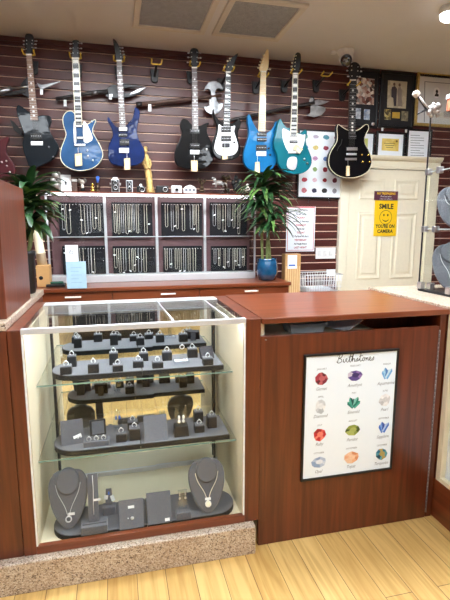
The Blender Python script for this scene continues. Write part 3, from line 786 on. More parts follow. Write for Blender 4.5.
guitar('steel blue guitar with cream edging and pale split pickguard', G['g2'],
  [(72.2, 41), (75.5, 39.7), (79, 41), (78.6, 46), (79, 51), (78.3, 57.5), (72.8, 57.5), (72, 51), (72.6, 46)], M['black'],
  (72, 78.8, 58.7, 75.2, 82.2, 125), M['black'],
  [(74, 112), (69, 110.5), (65, 112.5), (62.3, 118), (63, 126), (65.5, 134), (63, 142), (60.3, 150), (60, 158), (63, 164), (70, 169), (80, 171.3), (92, 169), (100, 163), (103.3, 155), (101.3, 147), (97, 139), (93.2, 132), (94, 127), (96.2, 121), (94.5, 119), (90, 122), (86, 124), (82, 123)], binding=M['ivory'],
  inlay='block', tuners=[(70.3, 43.5), (70.3, 48), (69.8, 53), (81.5, 43), (81.2, 48), (80.8, 53)],
  guards=[([(83.2, 122), (86.5, 123.5), (90, 130), (92.7, 138), (90, 141.8), (83.8, 142)], 'pearl'), ([(73.6, 123), (75.6, 123), (76.4, 142), (74, 142)], 'pearl')],
  pickups=[(76, 82, 124.5, 127, 'chrome'), (77.2, 83.2, 137, 139, 'chrome')], bridge=(74.5, 85.5, 144, 146, 'chrome'),
  tagp=[(74.7, 154), (81.8, 153), (82.3, 165.5), (75.3, 166.3)], knobs=[(87.5, 150.5, 'chrome'), (88, 156, 'chrome'), (93, 160.5, 'chrome'), (92, 121.5, 'chrome')])
guitar('deep blue two-horned guitar with dark pointed headstock', G['g3'],
  [(112.8, 38.5), (116, 40.5), (118.5, 45), (121.5, 51), (122.7, 57), (121.5, 60.8), (117, 61), (115.3, 55), (113.8, 46)], M['black'],
  (116.5, 121.5, 61, 119.7, 125.7, 127), M['rosegrey'],
  [(107.3, 118), (108.8, 117.2), (112, 122), (116, 126.5), (120, 127), (126.5, 125), (129, 122), (131.5, 119.5), (133.7, 114), (134.3, 108.5), (136, 107.3), (139, 110), (139.7, 114), (138.7, 121), (137, 129), (138, 137), (141.5, 144), (144.8, 152), (143.5, 160), (138, 164.5), (126, 166.3), (114, 164.5), (109, 160), (107.8, 152.5), (109.3, 143.5), (112.8, 136), (111.5, 128), (108.3, 122)],
  inlay='dots', tuners=[(119.5, 41), (121, 44), (122.5, 47.5), (123.3, 51), (124, 54), (124.5, 57)],
  pickups=[(119, 127, 127.5, 131, 'chrome'), (119, 127, 134, 136.5, 'black'), (120, 129, 139.5, 145, 'black')], bridge=(119, 129, 148, 153, 'chrome'),
  tagp=[(124, 158.5), (130, 158), (130.3, 169.6), (124.5, 170)])
guitar('black single-cutaway guitar with low white tag, right of the empty hanger', G['g4'],
  [(190.5, 50), (192, 48.2), (195, 48), (198, 49.5), (198.6, 54), (197.6, 60), (197.3, 66), (192, 66), (191.5, 60), (190.4, 55)], M['black'],
  (192, 197, 68, 192.3, 198.3, 129), M['rosegrey'],
  [(183, 118.5), (180.6, 122), (180.5, 127), (182, 133), (179, 141.5), (175.7, 149), (174.5, 157), (176.5, 164), (182, 167.5), (191, 169.2), (201, 169), (209, 165.3), (214, 158), (214.3, 150), (211, 141), (207.3, 133), (207.3, 127), (209.2, 122.8), (206, 123), (201, 125.3), (197, 125.5), (191.5, 124), (188, 120)],
  inlay='dots', tuners=[(188.5, 52.5), (188.3, 57), (187.8, 62), (200.6, 52.5), (200.8, 57.5), (200.5, 62)],
  pickups=[(190.5, 199, 129.5, 133, 'black'), (190.5, 199, 144, 147.5, 'black')], bridge=(190, 199.3, 150, 154.5, 'chrome'),
  knobs=[(206.5, 149.5, 'white_metal'), (205, 155, 'black'), (204.5, 161, 'black'), (211, 151.5, 'black')],
  tagp=[(191, 160.5), (197.5, 160.5), (197.7, 171.3), (191.2, 171.3)])
YG = 3.52
guitar('white and black guitar with small pointed headstock beside the axe head', G['g4'],
  [(238.3, 53), (236.5, 58), (234.3, 64), (231, 71), (227, 71.5), (226, 67), (228.3, 62), (232.5, 57)], M['black'],
  (225.8, 231, 72.5, 223.5, 230, 126.5), M['black'],
  [(213.6, 108.5), (214.8, 114), (217.5, 118), (221, 121.5), (226, 123.5), (231, 123.5), (235.5, 121), (239.3, 118.3), (241, 121), (240.5, 126), (238, 133), (239.2, 142), (241, 150), (238.3, 157), (229, 160), (218, 158.3), (213, 152), (212, 144.5), (215, 136), (217, 128.5), (215.2, 121), (213, 114.5)],
  inlay='shark', tuners=[(224.5, 67), (233.2, 66.5), (230.3, 58.2), (228, 60.7)], tuner_m='ivory',
  back=([(218.7, 124.5), (222, 126.5), (230.5, 126.8), (235, 126), (234, 131.5), (236, 138.5), (238, 146), (236.5, 152), (232, 155.2), (222.5, 155.7), (216.8, 153), (214.3, 148), (215.3, 141.5), (217.7, 133)], G['g5w']),
  pickups=[(221.5, 230.5, 127.5, 132, 'black'), (221.5, 230.7, 136.5, 141, 'black')], bridge=(222, 229.5, 143.5, 147.5, 'darksteel'), knobs=[(234, 142.5, 'black')],
  tagp=[(222.6, 148.5), (227, 148), (227.5, 159), (222.3, 159.6)])
YG = 3.58
guitar('bright blue two-horned guitar with pale maple neck', G['g6'],
  [(267, 49.3), (268.6, 50), (269, 57), (268.8, 64), (268, 69.5), (264.5, 72), (261, 71.5), (259.3, 68), (260.8, 64), (262.3, 59), (264.5, 54)], M['maple'],
  (261, 266.2, 72, 258.5, 265.4, 131), M['maple'],
  [(248, 115.3), (249.2, 114), (250.8, 116), (253.3, 122.5), (257, 129), (261, 132), (267, 132.5), (271, 130), (274.2, 126), (275.4, 122), (276.6, 121.3), (277.4, 124), (276.3, 131), (273.8, 137), (274.3, 144), (276.8, 151), (276.7, 160), (274, 167), (266, 171.5), (257, 172), (249.5, 169), (244.5, 163.5), (243.3, 156), (244.8, 148), (247.5, 140), (249, 131), (247.7, 122)],
  inlay=None, tuners=[(263.5, 55), (262, 58.5), (260.8, 61.5), (259.6, 64.5), (258.5, 67.5), (270.2, 69)], tuner_m='ivory',
  pickups=[(257.5, 266, 133, 136, 'black'), (257.5, 266, 138.5, 141, 'black'), (256.5, 266, 145.5, 150, 'black')], bridge=(256.3, 266, 151.5, 156, 'white_metal'),
  tagp=[(255.2, 162), (259.6, 161.7), (260, 172.6), (254.8, 173)], knobs=[(268.5, 148.5, 'black'), (270, 155, 'black')])
def trem(t, yb):
    MB().plate(P([(288.6, 158), (292, 156.8), (296.3, 157.5), (297, 163), (295.3, 169.2), (291, 170), (287, 167.5), (287, 162)], yb), yb-.005, .005, .0015, 0, 2).build('tailpiece', M['chrome'], t)
YG = 3.52
guitar('teal guitar with white pickguard and offset horns', G['g7'],
  [(298.3, 52.2), (300.8, 54), (301, 60), (300.3, 67), (297.8, 72.5), (293.8, 72.5), (292.8, 67), (294, 61), (295, 56.5), (296, 53.3)], M['black'],
  (293, 298, 74, 290.3, 297, 135.7), M['black'],
  [(280.3, 118.7), (277.8, 124), (276, 133), (274.5, 140), (274.2, 147), (277, 154), (278.5, 163), (283, 170.5), (292, 174), (303, 173), (310, 167.5), (312, 160), (310, 153), (307.3, 146.5), (306, 140), (307.2, 134), (306.8, 130.3), (304.5, 130), (300.5, 133.2), (296, 132), (290.5, 128), (286.5, 127.3), (284, 124)],
  inlay='block', tuners=[(292.5, 62.5), (292, 66.2), (291.8, 69.5), (293.5, 59), (294.5, 56)], tuner_m='ivory',
  guards=[([(282.3, 129.2), (285, 129), (290, 131.5), (297, 133.3), (303, 135), (305.3, 134.6), (304.2, 142), (301, 150.5), (294, 152.7), (288.2, 152), (284, 143.5), (282.3, 136)], 'pearl')],
  pickups=[(290, 296.5, 134.2, 136.2, 'black'), (289.8, 297, 141, 143, 'black')], bridge=(288, 298.5, 150.8, 153.6, 'chrome'), extra=trem,
  tagp=[(296, 144), (303, 149), (299.7, 153.2), (292.8, 148.2)], knobs=[(304, 159.2, 'chrome'), (306.8, 163.3, 'chrome')])
def fh(t, yb):
    for s in (0, 1):
        pts = [(337, 151), (338.5, 147), (341, 144), (342, 139)] if s == 0 else [(364, 138), (364.3, 143), (366, 147), (368, 150)]
        q = [aY(x, y, yb) for x, y in pts]
        MB().tube([(a, yb-.0005, b) for a, b in catmull(q, 3, False)], .0035, 5).build('sound_hole', M['blackm'], t)
    MB().plate(P(sq(345, 356.3, 158, 160.3), yb), yb-.010, .010, .002).build('tailpiece', M['chrome'], t)
YG = 3.58
guitar('black hollow double-horned guitar hanging over the door corner', G['g4'],
  [(349.5, 66), (351.5, 63), (355, 61.8), (358.7, 63.5), (360.5, 67), (360, 73), (358, 78), (356.5, 80), (351, 80), (349.8, 75), (348.8, 70)], M['black'],
  (350.2, 356, 80.5, 348.8, 355.6, 133.8), M['black'],
  [(338.2, 124), (336.5, 128.5), (337, 136), (336, 142.5), (331.3, 150), (328.7, 157), (328.6, 165), (332.5, 172), (340, 176.8), (350, 178.5), (361, 176.3), (368.7, 171), (372, 163), (371, 155), (367.3, 147.5), (364.5, 141), (366.2, 134.5), (369, 129), (368.2, 124.5), (365, 124.3), (361, 127.5), (356.5, 130), (348.5, 129.8), (343, 127)], binding=M['ivory'],
  inlay='dots', tuners=[(348, 66), (347.7, 70.3), (348.5, 76), (361.8, 67), (361.6, 71), (360.3, 76.5)],
  pickups=[(349, 355.6, 135, 138.5, 'black'), (346.5, 357, 147.5, 150.5, 'chrome')], bridge=(346.3, 356.3, 153.3, 155.2, 'chrome'), extra=fh,
  knobs=[(361.5, 155, 'gold'), (368, 155, 'gold'), (362.5, 162, 'gold'), (369.3, 162, 'gold')],
  tagp=[(346.3, 166), (349.6, 166), (349.8, 175.8), (346, 176)])

# hangers: wall bracket, arm and padded yoke
hg = [(-15.8, 52.8, 'guitar hanger at the far left edge holding the maroon guitar', 'yellow'), (28.8, 53, 'guitar hanger holding the angular black guitar', 'yellow'), (75.5, 56.5, 'guitar hanger holding the steel blue guitar', 'yellow'),
      (119, 59.5, 'guitar hanger holding the deep blue two-horned guitar', 'yellow'), (156.5, 62.5, 'empty guitar hanger between the deep blue and black guitars', 'yellow'),
      (194.5, 64.5, 'guitar hanger holding the black single-cutaway guitar', 'yellow'), (228.5, 69.5, 'guitar hanger holding the white and black guitar', 'yellow'),
      (262.7, 75.5, 'guitar hanger holding the bright blue guitar', 'yellow'), (295.5, 72, 'guitar hanger holding the teal guitar', 'yellow'),
      (326, 74.5, 'empty guitar hanger left of the dome camera', 'yellow'), (353.3, 84, 'guitar hanger holding the black hollow guitar', 'yellow')]
for x, y, lb, mt in hg:
    YG = 3.52 if ('white and black' in lb or 'teal' in lb) else 3.58
    a, b = aY(x, y, YG+.02); s = .0085
    t = thing('guitar_hanger', lb, 'guitar hanger', (a, YW, b-.05), 'guitar hangers')
    zc = b-.045
    mb = MB(); mb.plate([(a-.034, zc+.052), (a+.034, zc+.052), (a+.024, zc-.032), (a+.012, zc-.042), (a-.012, zc-.042), (a-.024, zc-.032)], YW-.026, .0245, .005, 0)
    mb.build('bracket', M['black'], t)
    yf = YG+.036
    MB().tube([(a, YW-.02, zc), (a, YW-.05, zc+.01), (a, yf+.02, b-.012), (a, yf+.006, b-.006)], .009, 8).build('arm', M['black'], t)
    w = .046 if 'hollow' in lb else .037
    mb = MB(); mb.tube([(a-w, yf-.055, b+.010), (a-w, yf-.04, b+.002), (a-w, yf, b-.004), (a-w*.6, yf+.004, b-.006), (a+w*.6, yf+.004, b-.006), (a+w, yf, b-.004), (a+w, yf-.04, b+.002), (a+w, yf-.055, b+.010)], .0055, 8)
    mb.build('yoke', M[mt], t)

# ------------------------------------------------------------------ antique weapons on the slatwall
YA = 3.745
def ap(pts): return P(pts, YA)
def wtag(x, y, t, w=2.2, h=5):
    MB().plate(ap(sq(x-w/2, x+w/2, y, y+h)), YA-.022, .001).build('price_tag', M['white'], t)
def peg(t, x, y):
    a, b = aY(x, y, YA+.02)
    MB().tube([(a, YA+.004, b), (a, YW+.008, b)], .006, 6).build('wall_hook', M['black'], t)
def rod(pts, r, m, name, t, n=8):
    MB().tube([(*[aY(x, y, YA)[0]], YA-.004, aY(x, y, YA)[1]) for x, y in pts], r, n).build(name, M[m], t)
def wthing(label, x, y): 
    a, b = aY(x, y, YA); return thing('antique_axe', label, 'axe', (a, YA, b), 'antique weapons on the wall')
t = wthing('antique war pick with grey sleeve and spear tip behind the angular guitar', 25, 90)
rod([(-14, 94), (0, 92), (12, 89)], [.018, .021, .019], 'steel', 'grip', t)
rod([(12, 88.7), (37, 85.8)], .008, 'chrome', 'shaft', t)
MB().plate(ap([(19, 92), (20.5, 84), (25, 78), (29, 76), (27.5, 82), (28, 87), (29, 92), (28.5, 98), (24, 95)]), YA+.008, .012, .004, 0, 2).build('blade', M['darksteel'], t)
MB().plate(ap([(12, 91), (20, 90), (27, 90.5), (24, 93), (14, 94.5), (0, 96), (0, 94)]), YA+.006, .012, .003, 0, 1).build('guard', M['black'], t)
MB().plate(ap([(37, 83), (42, 85), (60.5, 81.8), (47, 88), (41, 90.5), (39, 87.5)]), YA-.01, .012, .003, 0, 1).build('spike', M['steel'], t)
wtag(42, 90, t, 3, 5.5); peg(t, 2, 93); peg(t, 25, 90)
t = wthing('antique black axe with bat-winged head behind the deep blue guitar', 104, 95)
rod([(56, 99), (64, 98), (80, 95), (96, 92.5), (108, 92)], [.014, .013, .013, .015, .02], 'blackwood', 'handle', t)
rod([(92, 93.2), (98, 92.2)], .017, 'steel', 'collar', t)
MB().plate(ap([(104, 92), (107, 88), (114, 84.5), (124, 83.8), (146, 86.6), (132, 87.5), (124, 88.3), (122, 91), (126, 93.5), (134, 92.5), (142, 88.6), (145.5, 88), (139, 94), (131, 97), (122, 98.3), (113, 98.5), (106, 97)]), YA-.006, .018, .004, 0, 1).build('head', M['black'], t)
MB().plate(ap([(129.5, 95.3), (131, 92.8), (139, 89), (145.5, 88), (139, 92.5)]), YA-.013, .006, .002, 0, 1).build('blade', M['steel'], t)
MB().plate(ap(sq(109, 112.5, 94.5, 97.5)), YA-.014, .008, .002).build('rivet_plate', M['steel'], t)
peg(t, 80, 95); peg(t, 112, 92); wtag(65.5, 100.5, t, 3, 6.5); wtag(110.5, 98, t, 3, 2.4)
t = wthing('antique axe with long brown handle and two grey half-moon blades', 180, 100)
rod([(136, 104.8), (160, 102.3), (185, 99.7), (208, 97.2), (221, 95.5)], [.017, .015, .0145, .014, .012], 'rosewood', 'handle', t)
rod([(136, 104.8), (142, 104.2)], .019, 'blackwood', 'pommel', t)
MB().plate(ap([(203.6, 91.5), (205, 87), (208.5, 82.8), (213, 81), (217.5, 82), (221, 85.5), (222.5, 90), (219.5, 88.8), (216.5, 89.3), (215, 92.5), (215.2, 97), (211, 97.5), (210.5, 92.5), (208.5, 89.8), (206, 89.8)]), YA-.014, .012, .003, 0, 2).build('blade', M['steel'], t)
MB().plate(ap([(211.2, 97), (215.4, 96.6), (216.5, 101), (219, 104), (222.8, 103.5), (221.5, 109), (217.5, 113.5), (212, 115), (206.5, 112.5), (203.6, 107), (206.8, 107), (210, 104.5), (211.3, 101)]), YA-.014, .012, .003, 0, 2).build('blade', M['steel'], t)
peg(t, 160, 102.3); peg(t, 213, 90); wtag(149.5, 105, t, 3, 7); wtag(209.7, 100, t, 2, 6)
t = wthing('antique long black halberd with white curved blade, right of the teal guitar neck', 290, 110)
rod([(214, 124), (222, 122), (250, 116.5), (280, 109.5), (308, 104.2), (314, 103)], [.018, .015, .014, .014, .015, .017], 'blackwood', 'handle', t)
MB().plate(ap([(309, 100), (311, 97), (313, 97.8), (313.5, 101), (318, 99.8), (324, 101), (329, 101.5), (324, 104), (318, 105.5), (311, 105.8), (309, 103)]), YA-.012, .014, .004, 0, 1).build('head', M['steel'], t)
MB().plate(ap([(310, 106), (316, 105.5), (325, 107.5), (325, 111), (321, 115.5), (314, 117.5), (306, 115.5), (310, 113)]), YA-.01, .010, .003, 0, 1).build('blade', M['steel'], t)
MB().tube([(aY(x, y, YA)[0], YA-.008, aY(x, y, YA)[1]) for x, y in [(311, 104), (313.5, 101), (313, 98), (310.5, 97)]], .007, 6).build('hook', M['black'], t)
peg(t, 250, 116.5); peg(t, 312, 102)
t = wthing('dark pointed blade poking out behind the angular black guitar', 16, 127)
t['category'] = 'dagger'; t.name = 'antique_dagger'
MB().plate(ap([(9.7, 119.5), (13, 121), (18, 126.5), (23, 132), (28, 138), (24, 138), (20, 135), (14, 130)]), YA, .012, .003, 0, 1).build('blade', M['blackwood'], t)
rod([(22, 133.5), (30, 140)], .012, 'black', 'grip', t); peg(t, 20, 131)

# ------------------------------------------------------------------ framed pictures above the door
YP = 3.772
def frame(name, label, x0, x1, y0, y1, wpx, fm, mm, cat='picture', th=.022):
    ym = (y0+y1)/2; xm = (x0+x1)/2
    a = aY(x0, ym, YP)[0]; b = aY(x1, ym, YP)[0]; zt = aY(xm, y0, YP)[1]; zb = aY(xm, y1, YP)[1]; w = wpx*mpp(xm, ym, YP)
    t = thing(name, label, cat, ((a+b)/2, YP, zb), 'framed pictures above the door')
    mb = MB(); mb.box(a, b, YP, YP+th, zt-w, zt); mb.box(a, b, YP, YP+th, zb, zb+w); mb.box(a, a+w, YP, YP+th, zb+w, zt-w); mb.box(b-w, b, YP, YP+th, zb+w, zt-w)
    mb.build('frame', fm, t, bevel=.004)
    MB().box(a+w, b-w, YP+.010, YP+.016, zb+w, zt-w).build('mat_board', mm, t)
    return t, a, b, zb, zt
def pic(t, pts, m, name='print', dy=.0): return MB().flat([aY(x, y, YP+.0095) for x, y in pts], YP+.0095-dy).build(name, m, t)
blackf = mat('black_frame', srgb(18, 17, 18), .35); matb = mat('black_mat', srgb(30, 30, 34), .8); goldf = mat('gilt_frame', srgb(206, 176, 106), .35, .5, var=.2, scale=60)
matw = mat('pale_mat', srgb(226, 228, 230), .8, var=.01)
t, a, b, zb, zt = frame('framed_picture', 'black framed action photo partly behind the hollow guitar neck', 351, 379, 68, 127.5, 2, blackf, matb)
pic(t, [(356.8, 77), (374.5, 79), (373.8, 105), (356.3, 104)], mottled('players_print', [(60, 30, 26), (146, 84, 66), (226, 206, 190), (120, 74, 60), (240, 232, 222), (40, 26, 26)], 38))
pic(t, [(355.5, 108), (361, 108.3), (360.5, 119), (355, 118.5)], mottled('small_print_grey', [(150, 160, 176), (210, 214, 222), (120, 128, 150)], 60), 'small_print')
pic(t, [(364, 109), (370, 109.6), (369.5, 120), (363.7, 119.6)], mottled('small_print_blue', [(120, 150, 186), (214, 220, 228), (90, 110, 150)], 60), 'small_print')
MB().lathe([(.016, 0), (.014, -.008), (.004, -.01)], (aY(373, 124, YP)[0], YP+.002, aY(373, 124, YP)[1]), 10, axis='Y').build('emblem', M['chrome'], t)
t, a, b, zb, zt = frame('framed_picture', 'black framed portrait of two standing people over three small plaques', 380.3, 415, 71.5, 128.5, 2.2, blackf, matb)
pic(t, [(388, 80.3), (407.3, 81.8), (405.8, 108.7), (387, 107.5)], mottled('sepia_print', [(186, 174, 148), (204, 194, 168), (170, 158, 134)], 22))
mb = MB()
def fl(pts, mi): mb.flat([aY(x, y, YP+.0095) for x, y in pts], YP+.0088, mi)
fl([(392, 87), (395, 86), (397, 89), (396.6, 97), (396.3, 106), (393.8, 106), (393.2, 98), (391.3, 97), (391.4, 90)], 0)
fl([(398.3, 87.5), (400.5, 87), (402, 91), (401.5, 97), (402.5, 106.5), (397.3, 106), (397.6, 97), (397.2, 91)], 1)
for cx, cy, mi in ((394.3, 84.3, 2), (399.6, 85, 2)):
    fl([(cx+1.2*math.cos(k), cy+1.7*math.sin(k)) for k in [2*PI*i/10 for i in range(10)]], mi)
mb.build('figures', [mat('print_dark', srgb(66, 58, 66), .7), mat('print_mid', srgb(146, 134, 126), .7), mat('print_face', srgb(110, 88, 76), .7)], t)
pic(t, [(384.5, 109), (391, 109.3), (390.8, 120), (384, 119.5)], mottled('plaque_print', [(180, 160, 90), (70, 60, 46), (210, 196, 140)], 50), 'plaque')
pic(t, [(392.3, 112), (400, 112.3), (399.7, 118.5), (392, 118)], mat('gold_plaque', srgb(214, 178, 78), .35, .3), 'plaque')
pic(t, [(401.6, 111), (408.3, 111.5), (407.8, 121.3), (401, 120.6)], mottled('plaque_print_dark', [(60, 60, 58), (160, 150, 120), (30, 30, 30)], 50), 'plaque')
t, a, b, zb, zt = frame('framed_picture', 'gold framed pale certificate at the right edge', 416.3, 470, 72.5, 127, 2.4, goldf, matw)
mb = MB()
for q in ([(424.5, 81.3), (465, 84.5), (465, 85.1), (424.5, 81.9)], [(424.5, 81.3), (425.2, 81.4), (424.6, 122), (423.9, 122)]): mb.flat([aY(x, y, YP+.0095) for x, y in q], YP+.0093)
mb.build('ruled_line', M['inkgrey'], t)
mb = MB(); c = aY(436.7, 92.8, YP+.0095); s = mpp(436, 93, YP)
mb.flat([(c[0]+3.6*s*math.cos(k), c[1]+4.4*s*math.sin(k)) for k in [2*PI*i/20 for i in range(20)]], YP+.0093, 0)
mb.flat([(c[0]+dx*s, c[1]+dy*s) for dx, dy in [(-2, -3), (2, -3), (2.2, -1.5), (.8, -.5), (1.4, 1), (.6, 2.6), (-.6, 2.6), (-1.2, 1), (-.5, -.5), (-1.6, -1.5)]], YP+.0090, 1)
mb.build('emblem', [M['white'], M['ink']], t)
t, a, b, zb, zt = frame('framed_picture', 'small framed white print mostly behind the hollow black guitar', 353, 375, 131.5, 158, 1.6, blackf, M['paper'])
pic(t, [(358, 138), (368, 138.5), (367.5, 152), (357.5, 151.5)], mat('lime_print', srgb(214, 214, 120), .7), 'print')
t, a, b, zb, zt = frame('framed_certificate', 'black framed gold certificate on white above the door', 376.5, 405.5, 131.5, 158, 1.9, blackf, M['paper'])
pic(t, [(382.2, 138.3), (399, 139), (398.4, 151.3), (381.5, 150.4)], mottled('gold_print', [(226, 196, 98), (236, 212, 126), (214, 182, 84)], 20), 'print')
mb = MB()
for k in range(3): mb.flat([aY(x, y, YP+.0095) for x, y in [(384+k, 143+k*2), (395-k, 143.4+k*2), (395-k, 143.9+k*2), (384+k, 143.5+k*2)]], YP+.009)
mb.flat([aY(x, y, YP+.0095) for x, y in [(395.8, 140.3), (397.8, 140.4), (397.7, 142.3), (395.7, 142.2)]], YP+.009)
mb.build('print_lines', mat('brown_ink', srgb(120, 92, 40), .7), t)
t, a, b, zb, zt = frame('framed_document', 'black framed white typed document beside the glass tower', 407, 432, 129, 160, 1.6, blackf, M['paper'])
mb = MB()
for k in range(9):
    y = 135+k*2.5; x1 = 424 if k % 3 else 420
    mb.flat([aY(x, yy, YP+.0095) for x, yy in [(410.5, y), (x1, y+.4), (x1, y+.9), (410.5, y+.5)]], YP+.009)
mb.build('typed_lines', M['inkgrey'], t)
for x, y, lb in ((382.3, 129.3, 'small white picture clip above the gold certificate'), (406, 131, 'small white picture clip left of the typed document')):
    a, b = aY(x, y, YP-.004); tag(MB().cbox((a, YP-.006, b), .018, .010, .028).build('picture_clip', M['white_metal'], bevel=.003), lb, 'clip', 'picture clips')
# ------------------------------------------------------------------ rings and stands inside the display case
TU, TM, TB = ZU+.0205, ZM+.0205, ZB+.0205
def ring_mesh(c, r, mt, parent, tilt=.25, rz=0, gem=True):
    A = Matrix.Translation(c) @ Matrix.Rotation(rz, 4, 'Z') @ Matrix.Rotation(tilt, 4, 'X')
    pts = [(r*math.cos(a), 0, r*math.sin(a)) for a in [2*PI*i/18 for i in range(18)]]
    o = MB().tube(pts, r*.2, 6, closed=True, M=A).build('band', mt, parent)
    if gem:
        g = MB().lathe([(r*.12, -r*.32), (r*.46, 0), (r*.34, r*.16), (r*.1, r*.17)], (0, 0, r*1.3), 8, M=A)
        g.build('stone', M['gem'], parent)
def ringbox(x, y, z, wpx, hpx, label, group, ring='silver', m='boxdark', top='suede', rz=0):
    cx, cy = aZ(x, y, z); cy += .02
    s = mpp(x, y, cy); w = wpx*s*.95; h = hpx*s*.98
    t = thing('ring_box', label[0], 'ring box', (cx, cy, z), group)
    MB().cbox((cx, cy, z+h*.5-.002), w, w*.92, h-.004, rz=rz).build('box', M[m], t, bevel=.003)
    MB().cbox((cx, cy, z+h-.002), w*.94, w*.86, .005, rz=rz).build('cushion', M[top], t, bevel=.002)
    r = .0098
    rt = thing('ring', label[1], 'ring', (cx, cy, z+h), group.replace('boxes', 'rings').replace('ring rings', 'rings'))
    ring_mesh((cx, cy, z+h+r*.75), r, M['silverchain'] if ring == 'silver' else M['gold'], rt, tilt=0, rz=random.uniform(-.5, .5))
front = [(66, 375.5, 12, 10), (72, 368, 9.5, 13), (93.5, 374, 11.5, 11), (114, 366, 9.5, 14), (118, 372.5, 11, 8), (138.5, 368.5, 11, 8), (144, 362, 9.5, 9.5), (158, 369, 11.5, 7.5), (167.5, 361.5, 10, 10), (193, 358.5, 10, 10), (208.5, 366, 10.5, 8)]
pos = ['leftmost at the front', 'leftmost at the back, tall', 'second from left at the front', 'tall one near the left middle', 'low one before the tall middle box', 'low one at the platform middle', 'square one behind the middle low box', 'low one right of the middle', 'square one left of the clear stand', 'square one right of the clear stand', 'rightmost low one before the grey cushion']
for q, p in zip(front, pos):
    ringbox(*q[:2], TU, q[2], q[3], (f'dark ring box on the upper glass shelf, {p}', f'stone ring on the upper shelf box {p}'), 'ring boxes on the upper shelf')
mid = [(121.5, 443, 11, 10, 'low one left of the white ring box'), (135, 441, 11.5, 13.5, 'one holding a large white ring'), (133, 431, 11, 10, 'one behind the large white ring'), (200, 433.5, 10, 8.5, 'low one at the right'), (199, 425, 9.5, 14, 'tall one at the right rear'), (212.5, 429, 9.5, 13, 'rightmost with pearl ring')]
for x, y, w, h, p in mid:
    ringbox(x, y, TM, w, h, (f'brown ring box on the lower glass shelf, {p}', f'ring on the lower shelf box, {p}'), 'ring boxes on the lower shelf', ring='silver', top='suede')

def slant_pad(name, label, x, y, z, wpx, hpx, m='suede', ang=62, rz=0, cat='display pad', group=None, dz=0, th=.012):
    # pad leaning back; (x, y) is the middle of its lower front edge
    cx, cy = aZ(x, y, z); s = mpp(x, y, cy); w = wpx*s; h = hpx*s/math.sin(math.radians(ang))*.93
    t = thing(name, label, cat, (cx, cy, z), group)
    A = Matrix.Translation((cx, cy, z+.001)) @ Matrix.Rotation(rz, 4, 'Z') @ Matrix.Rotation(math.radians(ang-90), 4, 'X')
    MB().box(-w/2, w/2, 0, th, 0, h, M=A).build('pad', M[m], t, bevel=.002)
    # easel wedge behind
    hh = h*math.sin(math.radians(ang))*.8; bk = h*math.cos(math.radians(ang))+.03
    B = Matrix.Translation((cx, cy, z+.001)) @ Matrix.Rotation(rz, 4, 'Z')
    mb = MB(); mb.add([(-w*.2, th+.006, 0), (w*.2, th+.006, 0), (w*.2, bk, 0), (-w*.2, bk, 0), (-w*.2, hh/math.tan(math.radians(ang))+th+.003, hh), (w*.2, hh/math.tan(math.radians(ang))+th+.003, hh)],
        [(0, 3, 2, 1), (0, 1, 5, 4), (1, 2, 5), (2, 3, 4, 5), (3, 0, 4)], M=B); mb.build('easel', M['suededark'], t)
    return t, A, w, h
def tag_on(A, u, v, w, h, parent, m='white', n='price_tag', ry=0):
    MB().box(-w/2, w/2, -.002, -.0004, -h/2, h/2, M=A @ Matrix.Translation((u, 0, v)) @ Matrix.Rotation(ry, 4, 'Y')).build(n, M[m], parent)

# upper shelf extras
x, y = aZ(182, 365, TU); s = mpp(182, 365, y)
t = thing('ring_stand', 'clear square stand on the upper shelf right of the middle', 'ring stand', (x, y, TU))
MB().cbox((x, y+.02, TU+.009), 15*s, .05, .018).build('base', M['acrylic'], t, bevel=.002)
MB().cbox((x+.003, y+.02, TU+.055), .02, .008, .074).build('blade', M['acrylic'], t, bevel=.002)
ring_mesh((x+.003, y+.012, TU+.082), .010, M['silverchain'], t)
slant_pad('display_pad', 'small dark grey cushion at the right end of the upper shelf', 208.5, 359.5, TU, 13.5, 13, 'suededark', 65, .25, th=.02)

# lower shelf
t, A, w, h = slant_pad('display_pad', 'tilted grey pad at the left end of the lower shelf', 73, 445.5, TM, 23, 24.5, ang=58, rz=.12)
tag_on(A, .02, .035, .034, .012, t, ry=-.3); 
et = thing('earrings', 'silver earrings pinned to the tilted grey pad at lower shelf left', 'earrings', A @ Vector((.026, -.004, .03)))
MB().ell(A @ Vector((.022, -.004, .028)), .005, .003, .005).ell(A @ Vector((.034, -.004, .031)), .005, .003, .005).build('studs', M['silverchain'], et)
x, y = aZ(96.5, 447.5, TM); s = mpp(96, 447, y)
t = thing('ring_tray', 'pale grey slotted tray of rings on the lower shelf', 'ring tray', (x, y, TM))
MB().cbox((x, y+.026, TM+.014), 26*s, .05, .028).build('tray', M['suede'], t, bevel=.004)
for i in range(3):
    MB().cbox((x, y+.012+i*.013, TM+.0282), 23*s, .003, .0015).build('slot', M['suededark'], t)
for i in range(3):
    rt = thing('ring', f'silver ring in the pale grey slotted tray, {["left", "middle", "right"][i]} one', 'ring', (x-.03+.03*i, y+.012, TM+.029), 'rings in the grey tray')
    ring_mesh((x-.03+.03*i, y+.012, TM+.036), .009, M['silverchain'], rt, tilt=.1)
x, y = aZ(97.5, 437.5, TM+.028)
t, A, w, h = slant_pad('display_pad', 'black edged pad with grey pad behind the ring tray', 98.5, 436, TM, 16, 17, 'blackm', 72, .1, th=.014)
MB().box(-w*.38, w*.38, -.004, -.0003, h*.12, h*.9, M=A).build('inset', M['suede'], t)
x, y = aZ(118, 433, TM); s = mpp(118, 433, y)
t = thing('earring_stand', 'clear earring stand with blue drops left of the white ring box', 'earring stand', (x, y, TM))
MB().cbox((x, y+.012, TM+.008), .036, .03, .016).build('base', M['acrylic'], t)
